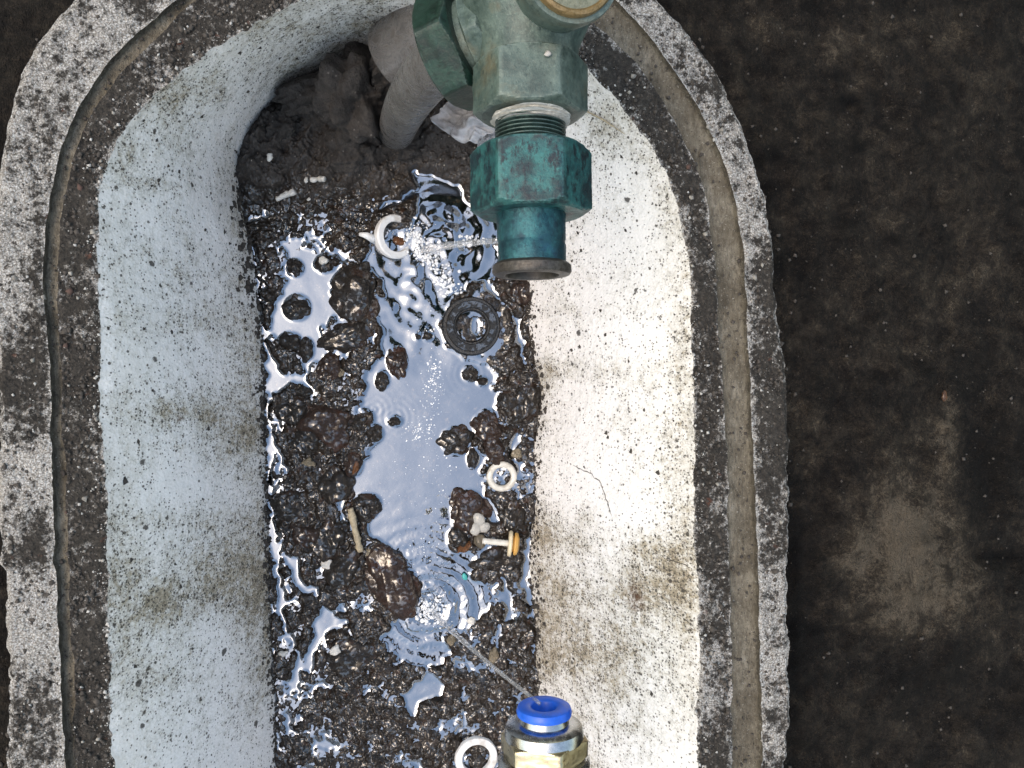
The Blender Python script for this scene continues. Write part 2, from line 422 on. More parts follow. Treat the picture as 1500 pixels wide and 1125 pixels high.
M = dict(foam=m_foam(), rim=m_rim(), groove=m_groove(), mud=m_mud(), water=m_water(), clear=m_clear(), ground=m_ground(),
    rock=m_stone('wet_dark_stone', (0.015, 0.012, 0.010), (0.036, 0.028, 0.021), redw=0.35),
    redrock=m_stone('wet_rust_brown_stone', (0.026, 0.015, 0.010), (0.055, 0.03, 0.02), red=(0.075, 0.028, 0.014), redw=0.6),
    tan=m_stone('tan_pebble', (0.20, 0.165, 0.11), (0.36, 0.30, 0.21), 0.4, redw=0.1),
    pale=m_stone('pale_pebble', (0.5, 0.48, 0.43), (0.72, 0.70, 0.65), 0.3, redw=0.0, bmp=0.001),
    orange=m_stone('orange_chip', (0.13, 0.05, 0.016), (0.22, 0.095, 0.035), 0.5, redw=0.2),
    soil=m_plain('dry_soil_crumb', (0.055, 0.046, 0.038), 0.9, 0.5, 500),
    whitecrumb=m_plain('white_foam_crumb', (0.42, 0.40, 0.37), 0.8, 0.3, 900),
    brick=m_plain('reddish_chip', (0.075, 0.042, 0.032), 0.85, 0.3, 300),
    body=m_patina('olive_green_patina', (0.052, 0.082, 0.070), (0.014, 0.029, 0.026), (0.115, 0.155, 0.130), (0.14, 0.112, 0.06), 0.45, 0.6, 110, 0.1),
    nutshade=m_patina('shaded_green_patina', (0.005, 0.023, 0.016), (0.002, 0.007, 0.005), (0.017, 0.048, 0.034), (0.028, 0.027, 0.013), 0.6, 0.3, 130),  # green patina darkened further: the branch nut's shade is put into the colour
    teal=m_patina('teal_patina', (0.008, 0.050, 0.056), (0.003, 0.009, 0.015), (0.028, 0.140, 0.130), (0.05, 0.05, 0.042), 0.95, 0.3, 150, 0.2),
    tail=m_patina('blue_teal_patina', (0.010, 0.050, 0.070), (0.005, 0.016, 0.03), (0.03, 0.13, 0.14), (0.03, 0.085, 0.17), 0.6, 0.7, 130, 0.55),
    thread=m_patina('threaded_patina', (0.0180, 0.0600, 0.0570), (0.0072, 0.0120, 0.0120), (0.0600, 0.1020, 0.0900), (0.0600, 0.0510, 0.0300), 0.6, 0.3, 200, 0.4),
    bronze=m_patina('brown_bronze', (0.022, 0.018, 0.014), (0.008, 0.006, 0.005), (0.055, 0.045, 0.034), (0.05, 0.028, 0.014), 0.4, 0.4, 160, 0.4),
    cap=m_patina('tan_green_cap', (0.1200, 0.1275, 0.0750), (0.0450, 0.0525, 0.0338), (0.2025, 0.2025, 0.1350), (0.1800, 0.1275, 0.0525), 0.3, 0.3, 120, 0.15),
    ochre=m_patina('ochre_brass_edge', (0.1560, 0.0960, 0.0270), (0.0600, 0.0360, 0.0120), (0.2280, 0.1500, 0.0540), (0.1200, 0.0840, 0.0300), 0.3, 0.3, 200, 0.3),
    tape=m_plain('white_thread_tape', (0.66, 0.65, 0.60), 0.6, 0.22, 700, 0.0006),
    gum=m_stone('white_plastic', (0.66, 0.66, 0.65), (0.78, 0.785, 0.78), 0.3, red=(0.25, 0.2, 0.14), redw=0.45, bmp=0.0003),
    oring=m_stone('bone_white_plastic', (0.52, 0.50, 0.44), (0.68, 0.65, 0.58), 0.3, red=(0.22, 0.17, 0.11), redw=0.5, bmp=0.0003),
    rubber=m_plain('black_rubber', (0.007, 0.0068, 0.0065), 0.3, 0.3, 620, 0.0012, Coat_Weight=0.25, Coat_Roughness=0.06),
    wetrubber=m_stone('wet_black_rubber', (0.007, 0.0068, 0.0065), (0.012, 0.0115, 0.011), 1.0, redw=0.0, bmp=0.0012),
    amber=m_plain('amber_plastic', (0.58, 0.33, 0.085), 0.35, 0.15, 400, 0.0001, Subsurface_Weight=0.0),
    cream=m_plain('cream_plastic', (0.66, 0.56, 0.38), 0.4, 0.1, 400, 0.0001),
    twig=m_plain('bleached_twig', (0.36, 0.30, 0.2), 0.7, 0.35, 500, 0.0008),
    blue=m_plain('blue_plastic', (0.010, 0.10, 0.56), 0.38, 0.22, 350, 0.0002),
    chrome=m_plain('nickel_plate', (0.50, 0.50, 0.49), 0.24, 0.3, 260, 0.0002, Metallic=1.0),
    brass=m_plain('clean_brass', (0.50, 0.42, 0.27), 0.3, 0.3, 260, 0.0002, Metallic=1.0),
    aqua=m_plain('turquoise_plastic', (0.05, 0.36, 0.34), 0.3, 0.1),
    palechip=m_plain('grey_stone_chip', (0.26, 0.24, 0.21), 0.85, 0.5, 400, 0.0008),
    crack=m_plain('dark_dirt', (0.04, 0.034, 0.028), 0.9, 0.3),
    froth=m_plain('white_froth', (0.78, 0.80, 0.82), 0.15, 0.05, 400, 0.0001, Coat_Weight=1.0, Coat_Roughness=0.03))
def m_clay():
    k = MT('damp_grey_clay')
    n1 = k.noise(120, 6, 0.65); n2 = k.noise(800, 4, 0.7)
    col = k.ramp(n1, (0.3, (0.032, 0.028, 0.025)), (0.7, (0.078, 0.069, 0.062)))
    gd = k.vor(520); gid = k.vor(520, out='Color')
    gs = k.N.new('ShaderNodeSeparateColor'); k.put(gs.inputs[0], gid)
    col = k.mix(k.math('MULTIPLY', k.math('GREATER_THAN', gs.outputs[0], 0.94), k.mr(gd, 0.2, 0.32, 0.8, 0)), col, (0.24, 0.22, 0.2))
    k.set(Base_Color=col, Roughness=0.7, Specular_IOR_Level=0.4, Normal=k.bump(n1, 0.006, 0.9, k.bump(n2, 0.0022, 0.95)))
    return k.m
M['clay'] = m_clay()
def m_grey_pipe():
    k = MT('cloudy_grey_plastic')
    n1 = k.noise(60, 6, 0.65); n2 = k.noise(700, 4, 0.7); n3 = k.noise(200, 7, 0.72, 0.8)
    col = k.ramp(n1, (0.3, (0.11, 0.106, 0.102)), (0.7, (0.21, 0.205, 0.20)))
    col = k.mix(k.mr(n3, 0.48, 0.62, 0, 0.75), col, (0.045, 0.037, 0.030))
    col = k.mix(k.mr(n2, 0.64, 0.72, 0, 0.5), col, (0.3, 0.29, 0.27))
    k.set(Base_Color=col, Roughness=k.mr(n3, 0.4, 0.65, 0.14, 0.6), Transmission_Weight=k.mr(n3, 0.42, 0.6, 0.45, 0.05), IOR=1.45, Normal=k.bump(n3, 0.0012, 0.5, k.bump(n2, 0.0004, 0.4)))
    return k.m
M['pipe'] = m_grey_pipe()
def m_film():
    k = MT('clear_plastic_film')
    n = k.N
    tr = n.new('ShaderNodeBsdfTransparent'); tr.inputs[0].default_value = (0.86, 0.87, 0.88, 1)
    k.set(Base_Color=(0.55, 0.55, 0.56), Roughness=0.12, IOR=1.6, Normal=k.bump(k.noise(420, 5, 0.65), 0.001, 0.6))
    mx = n.new('ShaderNodeMixShader'); k.put(mx.inputs[0], k.mr(k.noise(160, 5, 0.6), 0.3, 0.7, 0.35, 0.75))
    k.put(mx.inputs[1], tr.outputs[0]); k.put(mx.inputs[2], k.b.outputs[0]); k.put(k.out.inputs[0], mx.outputs[0])
    return k.m
M['film'] = m_film()

# ------------------------------------------------------------------ outlines of the pit (picture coordinates)
INNER = [(1023, 1112), (1023, 911), (1018, 761), (1018, 610), (1016, 550), (1010, 468), (1007, 386), (999, 329), (979, 259), (946, 206), (904, 148), (848, 92), (790, 45), (720, 5), (640, -22), (560, -30), (490, -18), (427, 4), (366, 39), (302, 78), (245, 117), (205, 155), (172, 205), (152, 255), (142, 320), (145, 400), (148, 593), (156, 761), (160, 915), (167, 1076)]
GIN = [(1071, 1112), (1071, 962), (1069, 861), (1064, 660), (1056, 550), (1050, 468), (1040, 345), (1032, 276), (999, 202), (954, 120), (860, 28), (780, -30), (690, -70), (590, -85), (480, -75), (380, -45), (285, 0), (230, 55), (165, 120), (125, 185), (103, 249), (92, 320), (85, 400), (90, 561), (100, 761), (106, 948), (112, 1112)]
GOUT = [(1114, 1062), (1111, 911), (1109, 811), (1101, 635), (1097, 550), (1091, 419), (1085, 345), (1073, 276), (1036, 182), (991, 112), (950, 52), (904, 4), (800, -75), (690, -115), (590, -125), (480, -112), (370, -75), (262, 0), (213, 39), (145, 110), (105, 180), (85, 249), (70, 320), (63, 400), (74, 561), (81, 761), (87, 948), (97, 1109)]
OUTER = [(1152, 1112), (1159, 962), (1155, 861), (1157, 610), (1150, 529), (1138, 447), (1134, 366), (1124, 296), (1106, 235), (1081, 173), (1052, 112), (1010, 50), (960, 0), (830, -115), (700, -170), (590, -185), (470, -168), (330, -110), (200, -60), (95, 0), (55, 50), (18, 150), (0, 225), (-10, 400), (-6, 600), (2, 812), (10, 1044)]
FLOORC = [(786, 1125), (784, 965), (785, 916), (776, 834), (781, 759), (785, 703), (780, 666), (790, 600), (786, 555), (770, 470), (766, 420), (760, 350), (745, 270), (715, 190), (660, 125), (590, 90), (520, 92), (465, 122), (430, 130), (398, 160), (370, 208), (352, 250), (354, 307), (371, 360), (377, 413), (382, 470), (387, 520), (388, 590), (391, 692), (395, 804), (398, 916), (402, 1000), (405, 1125)]
YC = float(P(585, 440, 0.0)[1])      # where the straight sides turn into the arch
YB = -0.24                           # and into the arch at the far end, out of the picture
NS1, NA, NB = 340, 470, 60
def outline(pts, z):
    """closed curve in metres: right side (upwards), arch, left side (downwards), far arch; same stations for every curve"""
    p = P(np.array([a for a, b in pts], float), np.array([b for a, b in pts], float), z)[:, :2]
    ang = np.arctan2(p[:, 1] - YC, p[:, 0]); rad = np.hypot(p[:, 0], p[:, 1] - YC)
    up = p[:, 1] > YC
    o = np.argsort(ang[up])
    i0 = p[(p[:, 0] > 0) & ~up]; i1 = p[(p[:, 0] < 0) & ~up]
    i0 = i0[np.argsort(i0[:, 1])]; i1 = i1[np.argsort(i1[:, 1])]
    xr = np.interp(YC, np.r_[i0[:, 1], p[up][o][0, 1]], np.r_[i0[:, 0], p[up][o][0, 0]])
    xl = np.interp(YC, np.r_[i1[:, 1], p[up][o][-1, 1]], np.r_[i1[:, 0], p[up][o][-1, 0]])
    ys = np.linspace(YB, YC, NS1)
    right = np.stack([np.interp(ys, np.r_[i0[:, 1], YC], np.r_[i0[:, 0], xr]), ys], -1)
    left = np.stack([np.interp(ys, np.r_[i1[:, 1], YC], np.r_[i1[:, 0], xl]), ys], -1)
    th = np.linspace(0, math.pi, NA + 2)[1:-1]
    ra = np.interp(th, np.r_[0, ang[up][o], math.pi], np.r_[abs(xr), rad[up][o], abs(xl)])
    arch = np.stack([ra * np.cos(th), YC + ra * np.sin(th)], -1)
    th = np.linspace(math.pi, 2 * math.pi, NB + 2)[1:-1]
    rr = np.interp(th, [math.pi, 2 * math.pi], [abs(left[0, 0]), abs(right[0, 0])])
    far = np.stack([rr * np.cos(th), YB + rr * np.sin(th)], -1)
    c = np.concatenate([right, arch, left[::-1], far])
    k = np.exp(-0.5 * (np.arange(-24, 25) / 9.0) ** 2); k /= k.sum()
    return sum(k[i] * np.roll(c, i - 24, 0) for i in range(49))
C_IN, C_GI, C_GO, C_OUT = (outline(c, 0.0) for c in (INNER, GIN, GOUT, OUTER))
C_FL = outline(FLOORC, FLOOR)
NC = len(C_IN)
def wob(c, amp, seed, lam=14):
    """ragged edge: push the curve in and out along its normal"""
    t = np.roll(c, -1, 0) - np.roll(c, 1, 0)
    n = np.stack([t[:, 1], -t[:, 0]], -1); n /= np.linalg.norm(n, axis=1)[:, None] + 1e-9
    f = fbm(1024, lam * 4, seed, 5, 0.6)[0]
    w = f[(np.arange(len(c)) * 1024 // len(c))]
    return c + n * (w * amp)[:, None]
C_INS = C_IN.copy(); C_IN = wob(wob(C_IN, 0.0005, 3), 0.00045, 13, 2); C_GI = wob(C_GI, 0.00035, 14, 3); C_GO = wob(C_GO, 0.0003, 15, 3); C_OUT = wob(wob(C_OUT, 0.0004, 6), 0.0005, 16, 2)

def loft(rows):
    """rows: list of (curve, z array or scalar)"""
    return np.stack([np.concatenate([c, np.broadcast_to(np.asarray(z, float), (len(c),))[:, None]], 1) for c, z in rows])
def lerp_rows(ca, cb, n, zf, skip0=False):
    return [(ca * (1 - t) + cb * t, zf(t)) for t in np.linspace(0, 1, n)[1 if skip0 else 0:]]
def uvblob(u, v, lst):
    s = np.zeros(u.shape)
    for cu, cv, ru, rv, a in lst:
        s += a * np.exp(-(((u - cu) / ru) ** 2 + ((v - cv) / rv) ** 2))
    return s

# ------------------------------------------------------------------ the meter pit: liner wall and rim
pit = empty('meter_pit', (0, 0, 0))
tag(pit, 'oval white foam lined pit with dirt crusted double rim and tan groove', 'meter pit')
rows = []
for t in np.linspace(0, 1, 190):
    z = FLOOR * t
    w_ = 1 - sstep(0, 0.05, t)
    c = (C_IN * w_ + C_INS * (1 - w_)) * (1 - t) + C_FL * t
    bul = -0.006 * math.sin(math.pi * t)
    rows.append((c * (1 + bul), z - 0.0022 * (1 - sstep(0, 0.03, t))* 0))
for t in np.linspace(0, 1, 8)[1:]:
    rows.append((C_FL, FLOOR - 0.03 * t))
W = loft(rows)
u, v = UV(W)
seglen = np.linalg.norm(np.roll(C_IN, -1, 0) - C_IN, axis=1)
px = np.broadcast_to((np.cumsum(seglen) - seglen[0])[None] * 2000, u.shape); py = -W[..., 2] * 2000 + 0 * px
dn = samp(F_A, px * 0.5, py * 0.5) * 0.0005 + samp(F_D, px, py) * 0.00012
r = np.hypot(W[..., 0], W[..., 1] + 1e-9)
dn *= sstep(0, 0.05, -W[..., 2] / 0.135)
W[..., 0] += dn * W[..., 0] / r; W[..., 1] += dn * W[..., 1] / r
st = np.full(u.shape, 0.16)
# bands and clouds of grime on the wall
left = [(250, 600, 150, 28, .30), (330, 640, 70, 40, .3), (250, 880, 150, 40, .28), (330, 820, 80, 60, .25), (180, 830, 40, 40, .25), (370, 560, 30, 300, .22), (380, 860, 30, 200, .18),
        (300, 470, 120, 22, .16), (170, 400, 40, 160, .12), (250, 760, 120, 18, .18), (200, 990, 90, 30, .2), (330, 250, 30, 90, .2), (352, 380, 25, 120, .22), (420, 110, 60, 30, .25), (470, 50, 70, 40, .35), (380, 40, 50, 30, .3), (300, 120, 40, 25, .2), (240, 130, 30, 30, .3), (185, 230, 30, 40, .25), (215, 270, 60, 12, .3), (560, 20, 60, 60, .3)]
right = [(900, 880, 150, 75, .33), (960, 850, 60, 60, .30), (820, 850, 60, 70, .12), (1000, 800, 25, 200, .25), (870, 980, 140, 50, .30), (830, 960, 50, 60, .10), (930, 1060, 110, 40, .15), (850, 540, 120, 18, .2), (880, 460, 130, 14, .13), (960, 560, 60, 14, .14),
         (800, 650, 30, 60, .35), (795, 760, 30, 80, .3), (850, 755, 45, 25, .28), (900, 190, 50, 40, .15), (980, 300, 20, 60, .15), (1000, 500, 18, 120, .18), (840, 790, 60, 20, .2), (790, 560, 30, 40, .4), (960, 800, 60, 20, .2)]
clean = [(270, 330, 90, 40, -.12), (270, 720, 90, 25, -.2), (900, 700, 90, 70, -.12), (940, 360, 60, 100, -.1)]
st += uvblob(u, v, left + right + clean)
st += 0.10 * samp(F_B, px * 0.3, py * 0.3)
rust = uvblob(u, v, [(935, 884, 9, 10, 1.2), (930, 870, 12, 16, .7), (262, 614, 5, 4, 1.0)])
me = mesh_np('wall', W, grid_quads(len(rows), NC, True), {'stain': st, 'rust': np.clip(rust, 0, 1)})
link('wall', me, M['foam'], pit)

def strip(name, ca, cb, n, zf, mat, disp, wf, seed):
    S = loft(lerp_rows(ca, cb, n, zf))
    u, v = UV(S)
    x, y = S[..., 0] * 1800, S[..., 1] * 1800
    t = np.linspace(0, 1, n)[:, None]
    edge = np.minimum(1, np.minimum(t, 1 - t) * 8)
    S[..., 2] += disp * (samp(F_D, x + seed * 37, y) * 0.7 + samp(F_C, x, y + seed * 11) * 0.35) * edge
    return link(name, mesh_np(name, S, grid_quads(n, NC, True), {'white': wf(t + 0 * u, u, v)}), mat, pit)
# inner ledge: dark grit, white where it breaks at the wall
strip('inner_ledge', C_IN, C_GI, 34, lambda t: 0.0006 * (1 - math.exp(-t * 14)), M['rim'], 0.0007,
      lambda t, u, v: 0.05 + 0.55 * np.exp(-t / 0.10) + 0.5 * np.exp(-((1 - t) / .09)) * (u > 700) + uvblob(u, v, [(1000, 880, 60, 30, .4), (1045, 1000, 30, 120, .55), (1035, 300, 30, 30, .2), (1010, 350, 20, 30, .3), (230, 100, 60, 40, .3), (150, 260, 25, 30, .3)]), 1)
# groove: near wall, bed, far wall
GD = 0.0028
gm1 = C_GI * 0.96 + C_GO * 0.04; gm2 = C_GI * 0.05 + C_GO * 0.95
G = loft([(C_GI, 0.0005)] + [(C_GI * (1 - t) + gm1 * t, 0.0005 - GD * t) for t in (0.3, 0.7, 1.0)] +
         [(gm1 * (1 - t) + gm2 * t, -GD + 0.0005 - 0.001 * math.sin(math.pi * t)) for t in np.linspace(0, 1, 22)[1:]] +
         [(gm2 * (1 - t) + C_GO * t, -GD + 0.0005 + (GD + 0.0005) * t) for t in (0.3, 0.7, 1.0)])
G[4:-3, :, 2] += 0.00035 * samp(F_D, G[4:-3, :, 0] * 1500, G[4:-3, :, 1] * 1500)
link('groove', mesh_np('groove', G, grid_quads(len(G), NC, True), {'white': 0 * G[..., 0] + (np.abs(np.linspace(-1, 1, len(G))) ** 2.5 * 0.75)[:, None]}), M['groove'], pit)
strip('outer_ledge', C_GO, C_OUT, 40, lambda t: 0.001 - 0.0022 * sstep(0.86, 1, t), M['rim'], 0.0006,
      lambda t, u, v: 0.46 + 0.5 * np.exp(-t / 0.10) + 0.25 * np.exp(-(1 - t) / .08) + uvblob(u, v, [(1100, 250, 60, 110, .5), (1135, 640, 40, 150, -.45), (1135, 470, 20, 80, -.15), (1140, 950, 40, 130, .55), (1060, 120, 40, 50, -.35), (1125, 400, 25, 40, -.3),
        (30, 330, 50, 120, .5), (40, 560, 50, 80, -.35), (35, 690, 60, 60, .6), (50, 900, 60, 120, .55), (100, 60, 60, 80, .3), (50, 810, 30, 50, -.6), (60, 400, 20, 200, -.3), (130, 20, 60, 40, .2)]), 2)
GZ = -0.024
OW = loft([(C_OUT * (1 + 0.002 * t), -0.0012 - (0.03) * t) for t in np.linspace(0, 1, 14)])
OW[..., 2] = OW[..., 2]
link('outer_wall', mesh_np('outer_wall', OW, grid_quads(len(OW), NC, True), {'white': 0.25 + 0 * OW[..., 0]}), M['rim'], pit)

# ------------------------------------------------------------------ the dark ground around it
offs = np.concatenate([np.arange(0, 0.27, 0.0016), 0.27 * 1.25 ** np.arange(0, 24)])
t = np.roll(C_OUT, -3, 0) - np.roll(C_OUT, 3, 0)
nrm = np.stack([t[:, 1], -t[:, 0]], -1); nrm /= np.linalg.norm(nrm, axis=1)[:, None]
kk = np.ones(61) / 61
nrm = np.stack([np.convolve(np.r_[nrm[-30:, a], nrm[:, a], nrm[:30, a]], kk, 'valid') for a in (0, 1)], -1)
nrm /= np.linalg.norm(nrm, axis=1)[:, None]
GR = np.stack([np.concatenate([C_OUT + nrm * (o - 0.004), np.full((NC, 1), GZ)], 1) for o in offs])
x, y = GR[..., 0], GR[..., 1]
fade = np.exp(-np.maximum(0, offs - 0.4))[:, None]
GR[..., 2] += fade * (0.0022 * samp(F_A, x * 900, y * 900) + 0.0008 * samp(F_D, x * 1700, y * 1700))
u, v = UV(GR)
near = (offs < 0.6)[:, None]
GR[..., 2] += near * uvblob(u, v, [(1330, 830, 90, 130, .006), (1395, 640, 26, 110, .004), (1440, 650, 40, 120, -.004), (1460, 815, 90, 14, -.005), (1200, 920, 60, 18, -.003)])
dust = 0.27 + near * uvblob(u, v, [(1330, 770, 85, 80, .62), (1310, 850, 70, 100, .5), (1400, 880, 60, 60, .22), (1385, 630, 14, 90, .5), (1290, 640, 60, 60, .12), (1250, 780, 60, 120, .05), (1445, 660, 45, 130, -.35), (1230, 640, 60, 90, -.15), (1230, 80, 120, 60, .08), (1330, 180, 60, 40, .1), (1120, 60, 40, 60, .15), (1400, 390, 110, 70, .12),
    (1240, 440, 70, 30, .08), (1290, 350, 60, 30, -.1), (1200, 1020, 60, 60, .1), (1380, 1000, 160, 60, -.2), (1180, 900, 30, 60, -.12), (1200, 250, 60, 80, .05)])
dark = near * uvblob(u, v, [(1248, 149, 20, 10, 1.2), (1234, 146, 8, 6, .7), (1257, 218, 11, 9, 1.1), (1222, 112, 16, 9, .9), (1288, 198, 5, 3, .8), (1135, 228, 12, 12, .9), (1128, 215, 18, 8, .5), (1172, 408, 8, 8, .8), (1143, 390, 8, 25, .9), (1165, 800, 12, 60, .7), (1165, 960, 14, 120, 1.0), (1200, 925, 45, 9, .8), (1475, 818, 60, 10, 1.0), (1365, 785, 50, 10, .4)])  # wet stains, plus painted shade along the rim edge and in a crease
me = mesh_np('ground', GR, grid_quads(len(offs), NC, True), {'dust': dust, 'dark': np.clip(dark, 0, 1)})
g = link('ground', me, M['ground'])
tag(g, 'dark grimy ground with tan dust stains beside the pit', None, None, 'structure')

# ------------------------------------------------------------------ mud, stones and water on the pit floor (millimetres above water level)
U0, U1, V0, V1 = 318, 845, 30, 1185
us = np.arange(U0, U1 + 1.0); vsr = np.r_[np.arange(V0, V1 + 1.0), np.arange(V1 + 9, 1560, 9.0)]
GU, GV = np.meshgrid(us, vsr)
MM = 0.497
POOLS = [
 [(604, 253), (627, 257), (655, 262), (688, 300), (727, 317), (732, 403), (691, 413), (659, 442), (641, 477), (649, 502), (670, 520), (709, 530), (723, 560), (726, 590), (693, 610), (690, 630), (686, 655), (700, 662), (723, 668), (706, 676), (700, 692), (710, 718), (724, 750), (729, 772), (704, 733), (679, 718), (660, 733), (656, 767), (658, 800), (671, 808), (701, 811), (688, 849), (705, 852), (716, 871), (712, 897), (686, 908), (652, 936), (664, 957), (634, 978), (611, 972), (574, 953), (556, 935), (574, 916), (604, 890), (608, 838), (589, 819), (570, 800), (548, 789), (537, 770), (553, 748), (556, 728), (535, 722), (512, 726), (502, 745), (498, 738), (512, 705), (527, 677), (545, 660), (560, 640), (545, 610), (538, 598), (538, 555), (560, 520), (563, 484), (549, 456), (563, 420), (530, 380), (549, 366), (600, 330), (613, 285)],
 [(447, 361), (457, 371), (459, 392), (469, 400), (495, 392), (483, 412), (486, 431), (500, 455), (495, 464), (474, 469), (464, 484), (471, 498), (481, 508), (469, 515), (459, 539), (445, 542), (452, 512), (438, 493), (423, 486), (406, 496), (399, 484), (399, 455), (411, 438), (428, 412), (418, 392), (423, 383), (445, 378)],
 [(390, 500), (402, 535), (425, 552), (448, 550), (457, 575), (445, 566), (420, 562), (405, 578), (392, 572)],
 [(462, 916), (473, 886), (490, 890), (514, 890), (485, 899), (514, 912), (494, 916), (477, 931), (464, 957), (452, 996), (443, 976), (455, 946)],
 [(590, 1012), (612, 1004), (628, 990), (650, 1000), (640, 1022), (618, 1026), (606, 1050), (596, 1036)],
]
CH = [([(711, 420), (741, 450), (759, 474), (764, 505), (769, 532)], 3.0), ([(777, 775), (769, 839), (778, 882), (784, 914)], 4.2), ([(737, 846), (742, 880), (742, 906)], 4.2), ([(725, 855), (728, 885)], 3.0),
      ([(388, 590), (397, 630), (394, 690), (396, 740), (402, 800), (408, 850), (412, 900)], 3.4), ([(370, 360), (378, 420), (384, 480), (392, 520)], 2.6), ([(425, 822), (440, 858), (462, 868)], 4), ([(400, 640), (420, 690)], 3), ([(755, 640), (748, 670), (760, 690)], 3), ([(745, 742), (743, 775)], 2.5), ([(635, 260), (660, 300)], 6), ([(560, 305), (598, 290), (606, 280)], 5),
      ([(498, 740), (500, 762), (512, 775)], 3), ([(412, 905), (440, 960), (430, 1010)], 3)]
pool = np.zeros(GU.shape)
wu = GU + 3.0 * samp(F_D, GU * 2, GV * 2); wv = GV + 3.0 * samp(F_D, GU * 2 + 300, GV * 2 + 99)
for p in POOLS: pool = np.maximum(pool, inpoly(wu, wv, p))
for l, w in CH: pool = np.maximum(pool, sstep(w + 1.5, w - 1.5, pdist(wu, wv, l)))
pool = blur(pool, 2.6)
# (u, v, half width, half height, height above water in mm, turn in degrees, material, name, label)
ST_ = [
 (521, 432, 33, 40, 9, 10, 'rock', 'stone', 'largest dark stone, between left puddle and churning water'),
 (509, 490, 38, 23, 6, -12, 'rock', 'stone', 'long flat brown stone below the largest dark stone'),
 (435, 451, 21, 21, 4, 0, 'rock', 'stone', 'round dark stone standing alone in the left puddle'),
 (432, 393, 13, 14, 3, 0, 'rock', 'stone', 'small dark stone at upper left of left puddle'),
 (425, 503, 20, 17, 4, 20, 'rock', 'stone', 'dark stone at lower left of left puddle'),
 (449, 512, 11, 18, 4, 0, 'rock', 'stone', 'narrow dark stone at the bottom of left puddle'),
 (445, 574, 15, 10, 3, 0, 'rock', 'stone', 'small dark oval stone under the left puddle'),
 (484, 541, 18, 22, 5, 15, 'redrock', 'stone', 'brown stone below the long flat stone'),
 (581, 530, 15, 24, 5, -8, 'redrock', 'stone', 'upright brown stone near the middle of the pool'),
 (560, 556, 10, 14, 3, 0, 'rock', 'stone', 'small oval stone at the left of the pool'),
 (578, 617, 12, 8, 2, 0, 'rock', 'stone', 'little flat stone ringed by ripples in mid pool'),
 (548, 636, 14, 15, 4, 25, 'rock', 'stone', 'dark stone at the left shore of the pool'),
 (527, 622, 13, 17, 4, 0, 'rock', 'stone', 'dark stone just left of the shore stone'),
 (518, 679, 14, 20, 5, 0, 'redrock', 'stone', 'brown stone with an orange side at left shore'),
 (535, 742, 21, 21, 6, 0, 'rock', 'stone', 'rounded stone beside the bleached twig'),
 (560, 803, 14, 9, 3, 20, 'redrock', 'stone', 'small red brown stone at the lower left shore'),
 (572, 850, 34, 50, 7, -30, 'redrock', 'stone', 'large red brown stone above left of the splash'),
 (668, 646, 24, 22, 4, 10, 'rock', 'stone', 'squarish flat dark stone in the right of pool'),
 (693, 671, 9, 16, 4, 0, 'rock', 'stone', 'small upright dark stone beside the squarish stone'),
 (713, 625, 24, 18, 6, 35, 'redrock', 'stone', 'rust brown stone above the squarish stone'),
 (722, 655, 16, 22, 6, -20, 'redrock', 'stone', 'rust brown stone above the small white ring'),
 (688, 747, 28, 32, 6, -20, 'redrock', 'stone', 'knobbly brown stone at the right shore'),
 (672, 786, 16, 13, 5, 25, 'rock', 'stone', 'dark stone left of the white lump'),
 (688, 548, 11, 11, 4, 0, 'rock', 'pebble', 'round dark pebble below the black rubber washer'),
 (706, 559, 8, 7, 3, 0, 'rock', 'pebble', 'smaller of two dark pebbles below the rubber washer'),
 (626, 493, 8, 7, 2, 0, 'rock', 'pebble', 'dark pebble left of the black rubber washer'),
 (612, 493, 5, 5, 2, 0, 'rock', 'pebble', 'tiny dark pebble farthest left of the rubber washer'),
 (480, 622, 38, 30, 7, 25, 'redrock', 'stone', 'broad reddish stone left of the main pool'),
 (432, 600, 26, 22, 5, 0, 'rock', 'stone', 'dark stone near the left wall'),
 (450, 648, 26, 20, 5, 30, 'rock', 'stone', 'dark stone above the tan chip'),
 (490, 705, 28, 30, 7, 10, 'rock', 'stone', 'big dark stone left of the pool at mid height'),
 (425, 740, 28, 22, 6, -15, 'rock', 'stone', 'grey sheened stone beside the left wall'),
 (445, 777, 28, 22, 6, 20, 'redrock', 'stone', 'rust streaked stone beside the left wall'),
 (478, 790, 27, 30, 6, 0, 'rock', 'stone', 'dark stone left of the twig'),
 (505, 835, 26, 30, 6, 20, 'rock', 'stone', 'dark stone left of the large red brown stone'),
 (515, 962, 40, 30, 5, -20, 'rock', 'stone', 'low dark stone at the bottom left of the floor'),
 (750, 760, 20, 26, 4, 0, 'rock', 'stone', 'dark stone between white ring and right wall'),
 (742, 592, 16, 18, 5, 0, 'rock', 'stone', 'dark knobbly stone right of the pool'),
 (768, 585, 24, 34, 6, 10, 'rock', 'stone', 'clump of dark stone against the right wall'),
 (768, 425, 20, 24, 6, 0, 'redrock', 'stone', 'brown stone under the valve outlet'),
 (720, 818, 30, 16, 4, -10, 'rock', 'stone', 'flat dark stone below the plastic plug'),
]
def ell(u, v, s, grow=1.0):
    a = math.radians(s[5]); du = u - s[0]; dv = v - s[1]
    x = (du * math.cos(a) + dv * math.sin(a)) / (s[2] * grow); y = (-du * math.sin(a) + dv * math.cos(a)) / (s[3] * grow)
    return x * x + y * y
b1, b2, s1 = worley(GU + 3 * samp(F_D, GU * 1.5, GV * 1.5), GV + 3 * samp(F_D, GU * 1.5 + 50, GV * 1.5 + 70), 36, 4)
